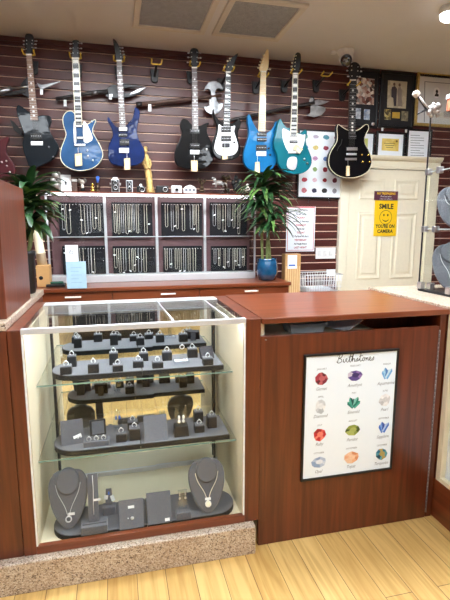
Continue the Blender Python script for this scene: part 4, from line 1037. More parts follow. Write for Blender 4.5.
MB().plate([(x-.018, TM+.0165), (x+.018, TM+.0165), (x+.022, TM+.05), (x+.01, TM+.098), (x, TM+.108), (x-.01, TM+.098), (x-.022, TM+.05)], y+.012, .006, .002, 0, 0).build('panel', M['acrylic'], t)
e = thing('earrings', 'blue drop earrings on the clear stand of the lower shelf', 'earrings', (x+.004, y+.004, TM+.07))
mb = MB()
for dx in (-.006, .009): mb.ell((x+dx, y+.006, TM+.07), .0045, .004, .011)
mb.build('drops', M['blue'], e)
slant_pad('display_pad', 'plain tilted grey pad in the middle of the lower shelf', 156.5, 442, TM, 23.5, 25, ang=60)
x, y = aZ(182, 438, TM); s = mpp(182, 438, y)
t = thing('earring_stand', 'dark earring stand with two clear leaf blades on the lower shelf', 'earring stand', (x, y, TM))
MB().cbox((x, y+.028, TM+.026), 15*s, .05, .052, taper=.9).build('base', M['boxdark'], t, bevel=.003)
for sgn in (-1, 1):
    A = Matrix.Translation((x+sgn*.010, y+.022, TM+.0525)) @ Matrix.Rotation(sgn*.14, 4, 'Y')
    MB().plate([(-.012, 0), (.012, 0), (.011, .05), (.003, .085), (-.004, .085), (-.012, .045)], 0, .005, .002, 0, 0, M=A).build('blade', M['acrylic'], t)
e = thing('earrings', 'silver drop earrings on the dark stand with clear leaf blades', 'earrings', (x, y+.012, TM+.08))
mb = MB()
for dx in (-.010, .010): mb.ell((x+dx, y+.014, TM+.09), .006, .004, .011); mb.ell((x+dx, y+.014, TM+.072), .007, .004, .008)
mb.build('drops', M['gem'], e)

# ---- neck busts
SHIELD = [(0, 0), (.13, .04), (.27, .15), (.39, .31), (.47, .5), (.5, .66), (.475, .80), (.40, .90), (.28, .965), (0, .985)]
def bust(label, cx, cy, z, W, Hh, tilt=.28, rz=0, chain=True, drop=.2, pend='ring', clabel='', mt='silverchain', tagdx=.02, m='suede', prop=.055):
    t = thing('neck_bust', label, 'necklace stand', (cx, cy, z), 'necklace busts')
    A = Matrix.Translation((cx, cy, z)) @ Matrix.Rotation(rz, 4, 'Z') @ Matrix.Translation((0, 0, .004)) @ Matrix.Rotation(-tilt, 4, 'X')
    out = [(u*W, v*Hh) for u, v in SHIELD]+[(-u*W, v*Hh) for u, v in SHIELD[1:-1][::-1]]
    MB().plate(out, 0, .022, .008, 0, 2, M=A).build('chest', M[m], t)
    cv = .80*Hh; ru, rv = .29*W, .22*Hh
    circ = [(ru*math.cos(a), cv+rv*math.sin(a)) for a in [2*PI*i/28 for i in range(28)]]
    MB().plate(circ, -.012, .030, .006, 0, 0, M=A).build('neck', M[m], t)
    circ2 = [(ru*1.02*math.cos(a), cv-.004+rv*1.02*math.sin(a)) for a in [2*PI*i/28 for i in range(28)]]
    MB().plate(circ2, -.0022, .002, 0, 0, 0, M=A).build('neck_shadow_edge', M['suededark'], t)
    # prop behind
    top = A @ Vector((0, .022, .55*Hh)); B = Matrix.Rotation(rz, 4, 'Z')
    foot = Vector((cx, cy, z+.006)) + B @ Vector((0, math.sin(tilt)*.55*Hh+prop, 0))
    MB().tube([top, foot], .009, 6).build('prop', M['suededark'], t)
    if chain:
        n = thing('necklace', clabel, 'necklace', A @ Vector((0, -.004, drop*Hh)))
        pts = []
        for sgn in (-1, 1):
            half = [(sgn*ru*1.07, -.0028, cv-rv*.2), (sgn*ru*.86, -.0028, cv-rv*.92), (sgn*ru*.30, -.0025, (drop+.18)*Hh), (sgn*.003, -.0025, (drop+.03)*Hh)]
            pts.append(catmull(half, 5, False))
        full = pts[0]+pts[1][::-1]
        MB().tube(full, .0013, 5, M=A).build('chain', M[mt], n)
        c = (0, -.005, drop*Hh-.006)
        if pend == 'ring': MB().tube([(.011*math.cos(a), -.004, c[2]+.011*math.sin(a)) for a in [2*PI*i/18 for i in range(18)]], .003, 6, closed=True, M=A).build('pendant', M[mt], n)
        elif pend == 'disc':
            mb = MB(); mb.lathe([(.014, -.001), (.014, -.005), (.011, -.006), (.003, -.006)], c, 18, M=A, axis='Y'); g = mb.build('pendant', M[mt], n)
            mb = MB()
            for k in range(10): a = 2*PI*k/10; mb.ell((c[0]+.012*math.cos(a), c[1]-.006, c[2]+.012*math.sin(a)), .0025, .002, .0025, 6, M=A)
            mb.build('stones', M['gem'], g)
        if pend: MB().box(tagdx-.013, tagdx+.013, -.0065, -.0055, c[2]+.015, c[2]+.026, M=A).build('price_tag', M['white'], n)
    return t
x, y = aZ(69, 531, TB)
bust('grey suede neck bust with ring pendant at the case floor left', x, y+.002, TB, 40*mpp(66, 505, 1.87), .245, .30, 0, True, .2, 'ring', 'thin silver necklace with open ring pendant on the left bust', 'silverchain', .012)
x, y = aZ(208.5, 515, TB)
bust('grey suede neck bust with round pendant at the case floor right', x, y, TB, 34*mpp(207, 485, 1.93), .235, .30, -.05, True, .22, 'disc', 'pale gold necklace with round medallion on the right bust', 'chain', .0)
# bracelet ramp, earring stand, pads and small earring stand on the floor
x, y = aZ(94.5, 535, TB); s = mpp(94, 530, y)
t = thing('bracelet_stand', 'tall grey bracelet ramp on a block, right of left bust', 'bracelet stand', (x, y, TB))
MB().cbox((x, y+.03, TB+.018), 27*s, .056, .036).build('block', M['suede'], t, bevel=.003)
MB().cbox((x, y+.022, TB+.0368), 24*s, .006, .0012).build('slot', M['suededark'], t)
A = Matrix.Translation((x-.002, y+.034, TB+.0365)) @ Matrix.Rotation(-.22, 4, 'X')
MB().box(-.021, .021, 0, .010, 0, .195, M=A).build('ramp', M['suede'], t, bevel=.002)
b = thing('bracelet', 'thin silver bracelet hanging down the tall grey ramp', 'bracelet', A @ Vector((0, -.003, .1)))
MB().tube([(.0, -.002, .19), (.002, -.002, .13), (0, -.002, .07), (.001, -.002, .03)], .0016, 5, M=A).build('chain', M['silverchain'], b)
MB().box(.002, .03, -.0045, -.0035, .085, .094, M=A).build('price_tag', M['white'], b)
x, y = aZ(109.5, 516, TB); s = mpp(109, 516, y)
t = thing('earring_stand', 'small grey upright earring stand beside the bracelet ramp', 'earring stand', (x, y, TB))
MB().cbox((x, y+.02, TB+.02), 13*s, .04, .04).build('block', M['suede'], t, bevel=.003)
A = Matrix.Translation((x, y+.02, TB+.0405)) @ Matrix.Rotation(-.18, 4, 'X')
MB().plate([(-.016, 0), (.016, 0), (.012, .07), (-.012, .07)], 0, .008, .002, 0, 0, M=A).build('upright', M['suede'], t)
tag_on(A, -.012, .035, .016, .018, t, ry=.2); tag_on(A, .016, .028, .016, .026, t, ry=-.3)
e = thing('earrings', 'blue stone earrings on the small grey upright stand', 'earrings', A @ Vector((0, -.004, .05)))
MB().ell(A @ Vector((0, -.003, .052)), .004, .003, .009).build('drop', M['blue'], e)
t, A, w, h = slant_pad('display_pad', 'grey pad with white round earring, left of the plain floor pad', 132, 529, TB, 25, 26.5, ang=62)
tag_on(A, .0, h*.74, .026, .011, t)
e = thing('earrings', 'round white stud on the grey floor pad', 'earrings', A @ Vector((0, -.003, h*.36)))
MB().ell(A @ Vector((0.003, -.004, h*.36)), .008, .005, .008).ell(A @ Vector((-.014, -.003, h*.37)), .003, .003, .003).build('studs', M['gem'], e)
t, A, w, h = slant_pad('display_pad', 'grey pad with low white tag, right of the white stud pad', 160, 524, TB, 24.5, 28.5, ang=62)
tag_on(A, .032, h*.1, .02, .012, t)
x, y = aZ(184, 520, TB); s = mpp(184, 520, y)
t = thing('earring_stand', 'grey wedge earring stand with pearl drops left of right bust', 'earring stand', (x, y, TB))
MB().cbox((x, y+.022, TB+.016), 15.5*s, .044, .032, taper=.88).build('block', M['suede'], t, bevel=.002)
A = Matrix.Translation((x, y+.03, TB+.0325)) @ Matrix.Rotation(-.1, 4, 'X')
MB().box(-.02, .02, 0, .006, 0, .085, M=A).build('panel', M['acrylic'], t, bevel=.001)
e = thing('earrings', 'pearl drop earrings on the grey wedge stand', 'earrings', A @ Vector((0, -.004, .06)))
mb = MB()
for dx in (-.012, .012): mb.ell(A @ Vector((dx, -.003, .05)), .005, .004, .006); mb.ell(A @ Vector((dx, -.002, .07)), .0025, .002, .012)
mb.build('drops', M['bone'], e)

# ------------------------------------------------------------------ glass tower on the right counter
TZ = 1.0565
tx, ty = aZ(418.5, 290.5, TZ)
ty0 = ty-.62; tx1 = tx+.46
zt1 = aY(427.5, 117, ty)[1]; zs1 = aY(423.5, 172, ty)[1]; zs2 = aY(419, 229, ty)[1]
tw = thing('glass_tower', 'tall clear glass display tower on the right granite counter', 'display tower', ((tx+tx1)/2, (ty+ty0)/2, TZ))
MB().box(tx-.004, tx1+.004, ty0-.004, ty+.004, TZ, TZ+.012).build('base', M['darksteel'], tw, bevel=.002)
MB().box(tx, tx+.006, ty0+.007, ty-.007, TZ+.0125, zt1).build('side_pane', M['glass'], tw)
MB().box(tx1-.006, tx1, ty0+.007, ty-.007, TZ+.0125, zt1).build('side_pane', M['glass'], tw)
MB().box(tx, tx1, ty-.006, ty, TZ+.0125, zt1).build('back_pane', M['glass'], tw)
MB().box(tx, tx1, ty0, ty0+.006, TZ+.0125, zt1).build('front_pane', M['glass'], tw)
MB().box(tx, tx1, ty0, ty, zt1+.0005, zt1+.0065).build('top_pane', M['glass'], tw)
MB().box(tx-.003, tx+.003, ty-.003, ty+.003, TZ+.0125, zt1).build('edge_strip', M['darksteel'], tw)
for z, nm in ((zs1, 'a'), (zs2, 'b')):
    MB().box(tx+.008, tx1-.008, ty0+.008, ty-.008, z-.003, z+.003).build('shelf', M['shelfglass'], tw)
    MB().box(tx+.0065, tx+.0078, ty0+.008, ty-.008, z-.003, z+.003).build('shelf_edge', M['alu'], tw)
    for yy in (ty-.012, ty-.10):
        mb = MB(); mb.cbox((tx+.004, yy, z), .03, .026, .034); mb.build('clamp', M['chrome'], tw, bevel=.004)
for xx, yy in ((tx+.004, ty-.012), (tx+.03, ty-.06), (tx+.004, ty0+.03), (tx+.004, ty-.24)):
    mb = MB(); mb.cbox((xx, yy, TZ+.032), .032, .034, .038); mb.build('foot_clamp', M['chrome'], tw, bevel=.005)
bz = TZ+.0125
b1x, b1y = tx+.16, ty-.27
bust('grey neck bust with looping chain on the tower floor', tx+.1, ty-.13, bz, .205, .265, .25, -.7, True, .22, None, 'silver chain looping low on the tower floor bust', 'silverchain', prop=.02)
bust('grey neck bust with short chain on the middle tower shelf', tx+.1, ty-.13, zs2+.0032, .20, .235, .25, -.7, True, .3, None, 'silver chain across the middle tower shelf bust', 'silverchain', prop=.02)
x, y = tx+.30, ty-.30
t = thing('acrylic_block', 'clear block on the glass tower floor beside the bust', 'display block', (x, y, bz))
MB().cbox((x, y, bz+.06), .08, .08, .12).build('block', M['acrylic'], t, bevel=.003)
# silver figure with a hammer on top of the tower
x, y = tx+.05, ty-.04; z = zt1+.007
def Q(px, py, Y=None):
    a, b = aY(px, py, Y or y); return Vector((a, Y or y, b))
t = thing('silver_figurine', 'silver warrior figurine swinging a hammer on the glass tower', 'figurine', (x, y, z))
mb = MB(); mb.ell(Q(432, 109), .028, .024, .022, 12); mb.ell(Q(429.5, 112), .016, .02, .018, 12); mb.ell(Q(438, 106), .020, .02, .016, 12); mb.ell(Q(436, 112), .024, .02, .014, 12); mb.ell(Q(433.5, 104.8), .012, .012, .013, 10)
mb.build('body', M['pewter'], t)
MB().tube([Q(428.5, 109), Q(424, 104), Q(419, 97.5)], [.010, .009, .008], 8).build('arm', M['pewter'], t)
MB().tube([Q(427, 109.5), Q(421, 112), Q(417.5, 114.3)], [.006, .005, .003], 6).build('sword', M['darksteel'], t)
MB().tube([Q(426.5, 109.5), Q(422, 103), Q(417.5, 96.5)], .005, 6).build('hammer_shaft', M['darksteel'], t)
MB().cbox(Q(416.3, 94), .03, .03, .026, ry=.6).build('hammer_head', M['bone'], t, bevel=.005)
mb = MB(); mb.tube([Q(432, 113), Q(431, zt1 and 117.2)], .012, 8); mb.tube([Q(437, 113), Q(438, 117)], .012, 8); mb.build('legs', M['pewter'], t)
t = thing('red_white_box', 'white topped box with orange and blue side on the glass tower', 'box', (tx+.2, ty-.2, z))
a = Q(456, 108, ty-.12)
MB().box(a.x-.04, a.x+.12, ty-.22, ty-.10, z, z+.06).build('carton', mat('orange_blue_carton', srgb(196, 110, 80), .5, var=.3, scale=12), t)
MB().box(a.x-.045, a.x+.125, ty-.225, ty-.095, z+.0605, z+.08).build('lid', M['white'], t)
# ------------------------------------------------------------------ things on top of the wall case
ZT = szt+.0061
YT = 3.69
def Tp(x, y, Y=None): a, b = aY(x, y, Y or YT); return Vector((a, Y or YT, b))
SP = mpp(150, 185, YT)
def base(x): return aY(x, 193, YT)[0]
# knotted pale figurine
def blob(mb, pts, Y=None, m=0, n=10):
    for x, y, rx, ry in pts: p = Tp(x, y, Y); mb.ell(p, rx*SP, min(rx, ry)*SP, ry*SP, n, m)
def top_thing(name, label, cat, x, group='curios on top of the wall case'):
    return thing(name, label, cat, (base(x), YT, ZT), group)
def ztop(y, x=150): return max(aY(x, y, YT)[1], ZT)
t = top_thing('figurine', 'pale knotted animal figurine at the left end of the wall case top', 'figurine', 56)
mb = MB(); blob(mb, [(56, 175.5, 4, 3.6), (53, 180, 2.6, 3), (59.5, 180, 2.4, 2.6), (56, 185, 4.2, 4.4), (52.5, 187.5, 1.7, 3.3), (59.3, 188, 1.6, 3.1)])
mb.build('body', M['pewter'], t)
mb = MB(); blob(mb, [(53.5, 173.5, 1.4, 1.6), (58.8, 173.4, 1.5, 1.6)]); mb.build('ears', M['bone'], t)
t = top_thing('framed_card', 'white framed card with dark emblem on the wall case top', 'picture', 66)
a = base(61.2); b = base(71.8); zt_ = ztop(177)
MB().box(a, b, YT-.012, YT, ZT, zt_).build('frame', M['white_metal'], t, bevel=.003)
MB().box(a+.012, b-.012, YT-.0135, YT-.0122, ZT+.016, zt_-.022).build('card', M['paper'], t)
mb = MB(); c = (a+b)/2; zc = (ZT+zt_)/2
mb.flat([(c, zc+.016), (c-.011, zc), (c-.004, zc+.001), (c-.006, zc-.012), (c+.006, zc-.012), (c+.004, zc+.001), (c+.011, zc)], YT-.0139); mb.build('emblem', M['ink'], t)
t = top_thing('ring_box', 'small dark box with white lid right of the framed card', 'box', 75, None)
MB().cbox((base(75), YT, ZT+.038), .036, .036, .076).build('box', M['rosewood'], t, bevel=.003)
MB().cbox((base(75), YT, ZT+.0865), .038, .038, .02).build('lid', M['white'], t, bevel=.002)
t = top_thing('goat_skull', 'pale horned skull ornament on the wall case top', 'ornament', 82)
mb = MB(); blob(mb, [(82, 182, 2.6, 2.6), (82.5, 186.5, 1.7, 3)]); mb.build('skull', M['bone'], t)
for s in (-1, 1):
    MB().tube([Tp(82+s*1.5, 180.5), Tp(82+s*3.2, 179), Tp(82+s*3.9, 180.5), Tp(82+s*3.4, 182.5)], [.010, .009, .006, .002], 7).build('horn', M['pewter'], t)
MB().tube([Tp(82.5, 188), Vector((Tp(82.5, 188).x, YT, ZT))], .012, 8).build('stand', M['blackm'], t)
t = top_thing('figurine', 'small brass seated figurine left of the blue topped figure', 'figurine', 92.5)
mb = MB(); blob(mb, [(92.5, 184.5, 1.4, 1.6), (92.5, 188, 2, 2.2), (92.5, 190.5, 2.6, 1.6)]); mb.build('body', M['gold'], t)
t = top_thing('figurine', 'dark figure with raised blue top on the wall case', 'figurine', 97.5)
mb = MB(); blob(mb, [(97.5, 183.5, 1.5, 1.6), (97.5, 187.5, 2.2, 3), (97, 190.6, 2.6, 1.6)]); mb.build('body', M['bronze'], t)
MB().tube([Tp(97.5, 183), Tp(97.6, 176.5)], [.010, .014], 8).build('blue_top', M['blue'], t)
# cameras and boxes
def boxcam(label, x0, x1, y0, lens, bm, fm, extra=None, r=1.6, depth=.05):
    xm = (x0+x1)/2
    t = top_thing('vintage_camera', label, 'camera', xm)
    a, b = base(x0), base(x1); z1 = ztop(y0, xm)
    MB().box(a, b, YT-depth/2, YT+depth/2, ZT, z1).build('body', bm, t, bevel=.005)
    MB().box(a+.006, b-.006, YT-depth/2-.003, YT-depth/2-.0002, ZT+.006, z1-.006).build('face', fm, t, bevel=.001)
    for lx, ly, lr in lens:
        p = Tp(lx, ly, YT-depth/2)
        l = MB().lathe([(lr*SP, -.002), (lr*SP, -.02), (lr*SP*.8, -.022), (lr*SP*.78, -.012), (lr*SP*.1, -.010)], (p.x, YT-depth/2, p.z), 16, axis='Y').build('lens', M['lens'], t)
        MB().tube([(p.x+lr*SP*1.05*math.cos(k), YT-depth/2-.018, p.z+lr*SP*1.05*math.sin(k)) for k in [2*PI*i/16 for i in range(16)]], .0025, 5, closed=True).build('lens_ring', M['chrome'], l)
    if extra: extra(t, a, b, z1)
    return t
def kn(t, a, b, z1):
    for x in (a-.006, b+.006): MB().lathe([(.010, -.006), (.010, .006)], (x, YT-.005, z1-.035), 10, axis='X').build('knob', M['chrome'], t)
    MB().cbox(((a+b)/2, YT, z1+.008), (b-a)*.6, .04, .014, taper=.85).build('viewfinder_hood', M['chrome'], t, bevel=.003)
boxcam('silver and black twin lens camera standing tall on the wall case', 111.5, 119.7, 179.5, [(115.6, 183, 1.7), (115.6, 187.6, 1.9)], M['chrome'], M['black'], kn)
boxcam('narrow silver cine camera with two lenses, right of twin lens camera', 126.3, 132.8, 180.5, [(129.5, 184.5, 1.2), (129.5, 188.5, 1.4)], M['alu'], M['darksteel'])
def rf(t, a, b, z1): MB().cbox(((a+b)/2, YT, z1+.01), (b-a)*.3, .03, .018, taper=.7).build('prism', M['chrome'], t, bevel=.002)
boxcam('black camera with round lens left of the gilt statue', 137, 145, 186.5, [(142, 189.5, 2.3)], M['black'], M['blackm'], rf)
boxcam('black camera with dark front right of the gilt statue', 156, 168.5, 186, [(165, 189.6, 2.0)], M['black'], M['blackm'], None)
boxcam('small silver camera with black lens, left of the white mantel clock', 171.3, 181.5, 185.8, [(176.6, 190, 1.6)], M['white_metal'], M['alu'], None)
t = top_thing('mantel_clock', 'white arched mantel clock between silver camera and figurines', 'clock', 189)
a, b = base(183.3), base(195.7)
arch = [(a, ZT), (b, ZT), (b, ztop(188)), (b-.02, ztop(185.6)), ((a+b)/2, ztop(184.3)), (a+.02, ztop(185.6)), (a, ztop(188))]
MB().plate(arch, YT-.03, .05, .004).build('case', M['white_metal'], t)
mb = MB(); 
for k in range(3): mb.cbox(((a+b)/2+(k-1)*.03, YT-.0315, ztop(189.5)), .02, .003, .022)
mb.build('dials', M['inkgrey'], t); 
# gilt statue
t = top_thing('carved_statue', 'tall gilt carved statue standing among the cameras', 'statue', 149)
ys = 3.70
prof = [(150.5, 193, 4.0), (150.5, 191, 4.2), (150, 186, 3.3), (149.3, 180, 3.2), (148.2, 174, 3.5), (147.3, 168, 3.0), (146.7, 163.5, 2.5), (146.5, 159.5, 3.0), (146.3, 156, 2.2), (146, 153.8, 1.2)]
L = []
for x, y, r in prof:
    c = Tp(x, y, ys); z = max(c.z, ZT)
    L.append([(c.x+r*SP*math.cos(k)*(1+.13*math.sin(3*k+y*.3)), ys+r*SP*.8*math.sin(k), z) for k in [2*PI*i/18 for i in range(18)]])
MB().loops(L, 0).build('robe', M['carved'], t)
mb = MB(); c = Tp(145.6, 150.6, ys); mb.ell(c, 2.0*SP, 2*SP, 3*SP, 14); h = mb.build('head', M['carved'], t)
mb = MB(); c = Tp(145.6, 147.8, ys); mb.ell(c, 2.1*SP, 2.1*SP, 1.4*SP, 12); mb.build('headdress', M['carved'], h)
for s in (-1, 1): MB().tube([Tp(146.5+s*2.4, 159, ys), Tp(147+s*3.3, 164, ys), Tp(147.6+s*1.5, 168.5, ys-.022), Tp(147.8, 167.5, ys-.026)], [.012, .012, .010, .009], 8).build('arm', M['carved'], t)
# figures at the right
t = top_thing('figurine', 'dark bronze dancing figure right of the white clock', 'figurine', 202)
mb = MB(); blob(mb, [(201.5, 180, 1.3, 1.5), (202, 184, 1.8, 2.4), (202, 188, 2.2, 2.4)]); blob(mb, [(202, 191, 3.6, 1.6)])
mb.tube([Tp(200.5, 183), Tp(198.5, 180), Tp(199, 177.5)], [.010, .008, .006], 6); mb.tube([Tp(203.3, 183), Tp(204.8, 181.5), Tp(205, 178.8)], [.010, .008, .006], 6); mb.build('body', M['bronze'], t)
t = top_thing('horse_statuette', 'silver rearing horse statuette on a clear plinth', 'statuette', 218)
a, b = base(210.5), base(229)
MB().box(a, b, YT-.03, YT+.03, ZT, ztop(186.5)).build('plinth', M['acrylic'], t, bevel=.003)
mb = MB(); blob(mb, [(219.5, 183, 4.6, 2.3), (214.8, 180.3, 1.8, 2.6), (213, 178.3, 1.9, 1.2)])
mb.tube([Tp(216.5, 184), Tp(215.5, 187)], .008, 6); mb.tube([Tp(222.5, 184), Tp(223.5, 187)], .008, 6); mb.tube([Tp(216, 183.5), Tp(212.5, 184.2)], .007, 6); mb.tube([Tp(224, 182.5), Tp(226.5, 184.5), Tp(227, 186.5)], [.008, .007, .003], 6)
mb.build('horse', M['pewter'], t)
t = top_thing('figurine', 'dark crouching animal figurine left of the right hand plant', 'figurine', 226, None)
c = 3.757
mb = MB(); 
for x, y, rx, ry in [(226, 178.5, 3.2, 2.4), (223.3, 176.5, 1.8, 1.8), (229, 177, 1.6, 2.6), (226, 184, 2, 5), (227, 190, 3, 2.6)]: p = Tp(x, y, c); mb.ell(p, rx*SP, .022, ry*SP, 10)
mb.build('body', M['bronze'], t)
t = top_thing('figurine', 'black lumpy animal figurine tucked beside the plant leaves', 'figurine', 237, None)
mb = MB(); blob(mb, [(237, 187.5, 5, 4.5), (233.5, 183, 2.4, 3.2), (239.5, 182, 3.2, 3.6), (236, 178, 2.2, 3)]); mb.build('body', M['blackm'], t)
t = top_thing('figurine', 'pale small figurine at the right end of the wall case top', 'figurine', 247, None)
mb = MB(); blob(mb, [(247.5, 185.5, 2, 2), (247.5, 189.5, 3, 3.4)]); mb.build('body', M['bone'], t)

# ------------------------------------------------------------------ things on the low cabinet
BT = BZ+.0006
x, y = aZ(76, 288.5, BT); y = min(y, 3.50)
t = thing('acrylic_sheet', 'pale blue sheet leaning before the wall case', 'sign', (x, y, BT))
a = aY(66.5, 275, y)[0]; b = aY(86.3, 275, y)[0]; zt_ = aY(76, 261.5, y)[1]
MB().box(a, b, y, y+.004, BT, zt_).build('sheet', M['bluepaper'], t)
mb = MB()
for k in range(5): mb.box(a+.03, b-.03-.02*(k % 2), y-.0008, y-.0002, zt_-.045-k*.026, zt_-.041-k*.026)
mb.build('faint_lines', mat('pale_blue_ink', srgb(150, 184, 208), .5), t)
MB().box(a+.02, b-.02, y+.0045, y+.06, BT, BT+.006).build('foot', M['acrylic'], t)
y2 = y+.012
a = aY(65.3, 253, y2)[0]; b = aY(78.2, 253, y2)[0]; z1 = aY(71, 245, y2)[1]
t = thing('picture_card', 'white card with small ring picture above the pale blue sheet', 'card', ((a+b)/2, y2+.1, BT))
MB().box(a, b, y2, y2+.003, BT+.0065, z1).build('card', M['paper'], t)
c = (a+b)/2; zc = aY(71, 252.5, y2)[1]
mb = MB(); mb.tube([(c-.004+.012*math.cos(k), y2-.001, zc+.010*math.sin(k)) for k in [2*PI*i/14 for i in range(14)]], .0018, 4, closed=True); mb.ell((c-.010, y2-.001, zc+.012), .004, .001, .004, 8); mb.build('ring_picture', M['inkgrey'], t)
x, y = aZ(56, 288, BT); y = 3.47
t = thing('pen_tray', 'low black and green tray at the left of the pale blue sheet', 'tray', (x, y, BT))
a = aY(47, 286, y)[0]; b = aY(65.5, 286, y)[0]
MB().box(a, b, y-.05, y+.05, BT, BT+.02).build('tray', M['black'], t, bevel=.004)
mb = MB(); mb.tube([(a+.01, y-.02, BT+.028), (b-.01, y-.01, BT+.028)], .008, 7); mb.build('green_roll', mat('bottle_green', srgb(20, 92, 70), .4), t)
mb = MB(); mb.tube([(a+.01, y+.02, BT+.027), (b-.02, y+.025, BT+.027)], .007, 7); mb.build('pen', M['darksteel'], t)
# pale timber pole in tan box
x, y = aZ(43, 291, BT); y = 3.44
a = aY(36.5, 278, y)[0]; b = aY(50, 278, y)[0]; z1 = aY(43, 265.5, y)[1]
t = thing('tan_box', 'tan timber box with round hole at the cabinet left end', 'box', ((a+b)/2, y, BT))
mb = MB(); mb.box(a, b, y, y+.10, BT, z1); mb.build('box', M['tanwood'], t, bevel=.003)
hx_, hz_ = aY(41, 278, y); MB().lathe([(.014, .0), (.014, -.0012), (.002, -.0013)], (hx_, y, hz_), 14, axis='Y').build('hole', M['blackm'], t)
p0 = Vector((*[aY(42.5, 265, y+.05)[0]], y+.05, z1+.001)); p1 = Vector((aY(36.2, 228, y+.05)[0], y+.05, aY(36, 228, y+.05)[1]))
t = thing('timber_pole', 'pale jointed timber pole standing in the tan box', 'pole', p0)
mb = MB(); mb.tube([p0+(p1-p0)*k for k in (0, .3, .31, .34, .35, .7, 1)], [.034, .033, .036, .036, .031, .030, .029], 14); mb.build('shaft', M['pale'], t)

# ------------------------------------------------------------------ plants
def leaf(mb, p, d, L, w, droop, n=7, m=0):
    d = Vector(d).normalized(); side = d.cross(Vector((0, 0, 1)))
    if side.length < .1: side = Vector((1, 0, 0))
    side.normalize(); pts = []; c = Vector(p); dd = d.copy()
    for i in range(n+1):
        u = i/n; ww = w*(min(1, .35+u*2.2))*(1-u**2.6)*.5+.0006
        up = side.cross(dd)
        pts.append((c-side*ww+up*ww*.35, c, c+side*ww+up*ww*.35))
        dd = (dd+Vector((0, 0, -droop/n*(.5+u)))).normalized(); c = c+dd*(L/n)
    o = len(mb.v)
    for a in pts: mb.v += [Vector(q) for q in a]
    for i in range(n):
        for j in (0, 1):
            mb.f.append([o+i*3+j, o+i*3+j+1, o+(i+1)*3+j+1, o+(i+1)*3+j]); mb.m.append(m); mb.sm.append(True)
def in_view(p):
    return True
def plant(label, pot, heads, canes, cat='plant', ymax=3.76):
    t = thing('dracaena_plant', label, cat, pot['c'])
    MB().lathe(pot['prof'], pot['c'], 28, cap1=False).build('pot', pot['m'], t)
    c = Vector(pot['c']); MB().lathe([(pot['rs'], pot['zs']-.01), (pot['rs'], pot['zs'])], c, 20).build('soil', M['soil'], t)
    for cp in canes:
        mb = MB(); pts = catmull([tuple(q) for q in cp], 4, False); mb.tube(pts, [.011+.0012*math.sin(i*2.2) for i in range(len(pts))], 9); mb.build('cane', M['cane'], t)
    mb = MB()
    for hp, n, Lm, spread, up in heads:
        for i in range(n):
            a = i*2.399+random.uniform(-.3, .3); el = up+random.uniform(-.35, .55)
            d = Vector((math.cos(a), math.sin(a)*.8, el)); L = Lm*random.uniform(.7, 1.1)
            dd = d.normalized()
            if hp[1]+dd.y*L*.9 > pot.get('ymax', 3.76): d.y = -abs(d.y)*.7
            q = Vector(hp)+Vector((0, 0, random.uniform(-spread, spread)))
            leaf(mb, q, d, L, random.uniform(.036, .052), random.uniform(.8, 1.7), m=0 if random.random() < .8 else 1)
    mb.build('foliage', [M['leaf'], M['leafl']], t)
    return t
px_, py_ = aZ(267, 278.5, BT); py_ = 3.47; px_ = aY(267, 279, py_)[0]
s = mpp(267, 268, py_)
R_ = 10.2*s; hh = aY(267, 258.5, py_)[1]-BT
prof = [(R_*.62, 0), (R_*.8, .006), (R_*.98, hh*.35), (R_, hh*.6), (R_*.93, hh*.85), (R_*.86, hh*.93), (R_*.92, hh), (R_*.84, hh), (R_*.80, hh*.9)]
def W3(x, y, Y): a, b = aY(x, y, Y); return (a, Y, b)
plant('leafy dracaena in a blue glazed pot at the right of the wall case', dict(c=(px_, py_, BT), prof=prof, rs=R_*.81, zs=hh*.88, m=M['bluepot'], ymax=3.50),
  [(W3(263, 184, 3.44), 38, .27, .05, .3), (W3(268, 196, 3.44), 34, .28, .06, .15), (W3(258, 203, 3.42), 26, .23, .05, .05), (W3(272, 218, 3.43), 26, .30, .05, .1), (W3(265, 224, 3.44), 18, .18, .04, .0)],
  [[W3(262.5, 262, 3.46), W3(262, 240, 3.46), W3(262, 215, 3.45), W3(263, 187, 3.44)], [W3(267, 262, 3.47), W3(267.5, 240, 3.47), W3(270, 222, 3.44), W3(268.5, 198, 3.44)], [W3(270.5, 262, 3.48), W3(269, 245, 3.47), W3(268, 232, 3.46)]])
lp = (aY(27, 300, 2.5)[0]-.005, 2.5, 1.0756)
plant('leafy dracaena in a black pot behind the tall wood block', dict(c=lp, prof=[(.048, 0), (.052, .01), (.058, .19), (.062, .20), (.062, .22), (.055, .22), (.053, .2)], rs=.053, zs=.195, m=M['black']),
  [(W3(30, 196, 2.55), 40, .21, .06, .75), (W3(26, 205, 2.5), 30, .20, .06, .4), (W3(33, 213, 2.52), 26, .19, .05, .15), (W3(28, 224, 2.5), 18, .16, .03, .0)],
  [[(lp[0]-.015, 2.5, 1.27), W3(25, 240, 2.5), W3(26, 206, 2.5)], [(lp[0]+.02, 2.5, 1.27), W3(31, 238, 2.52), W3(30, 198, 2.55)]])

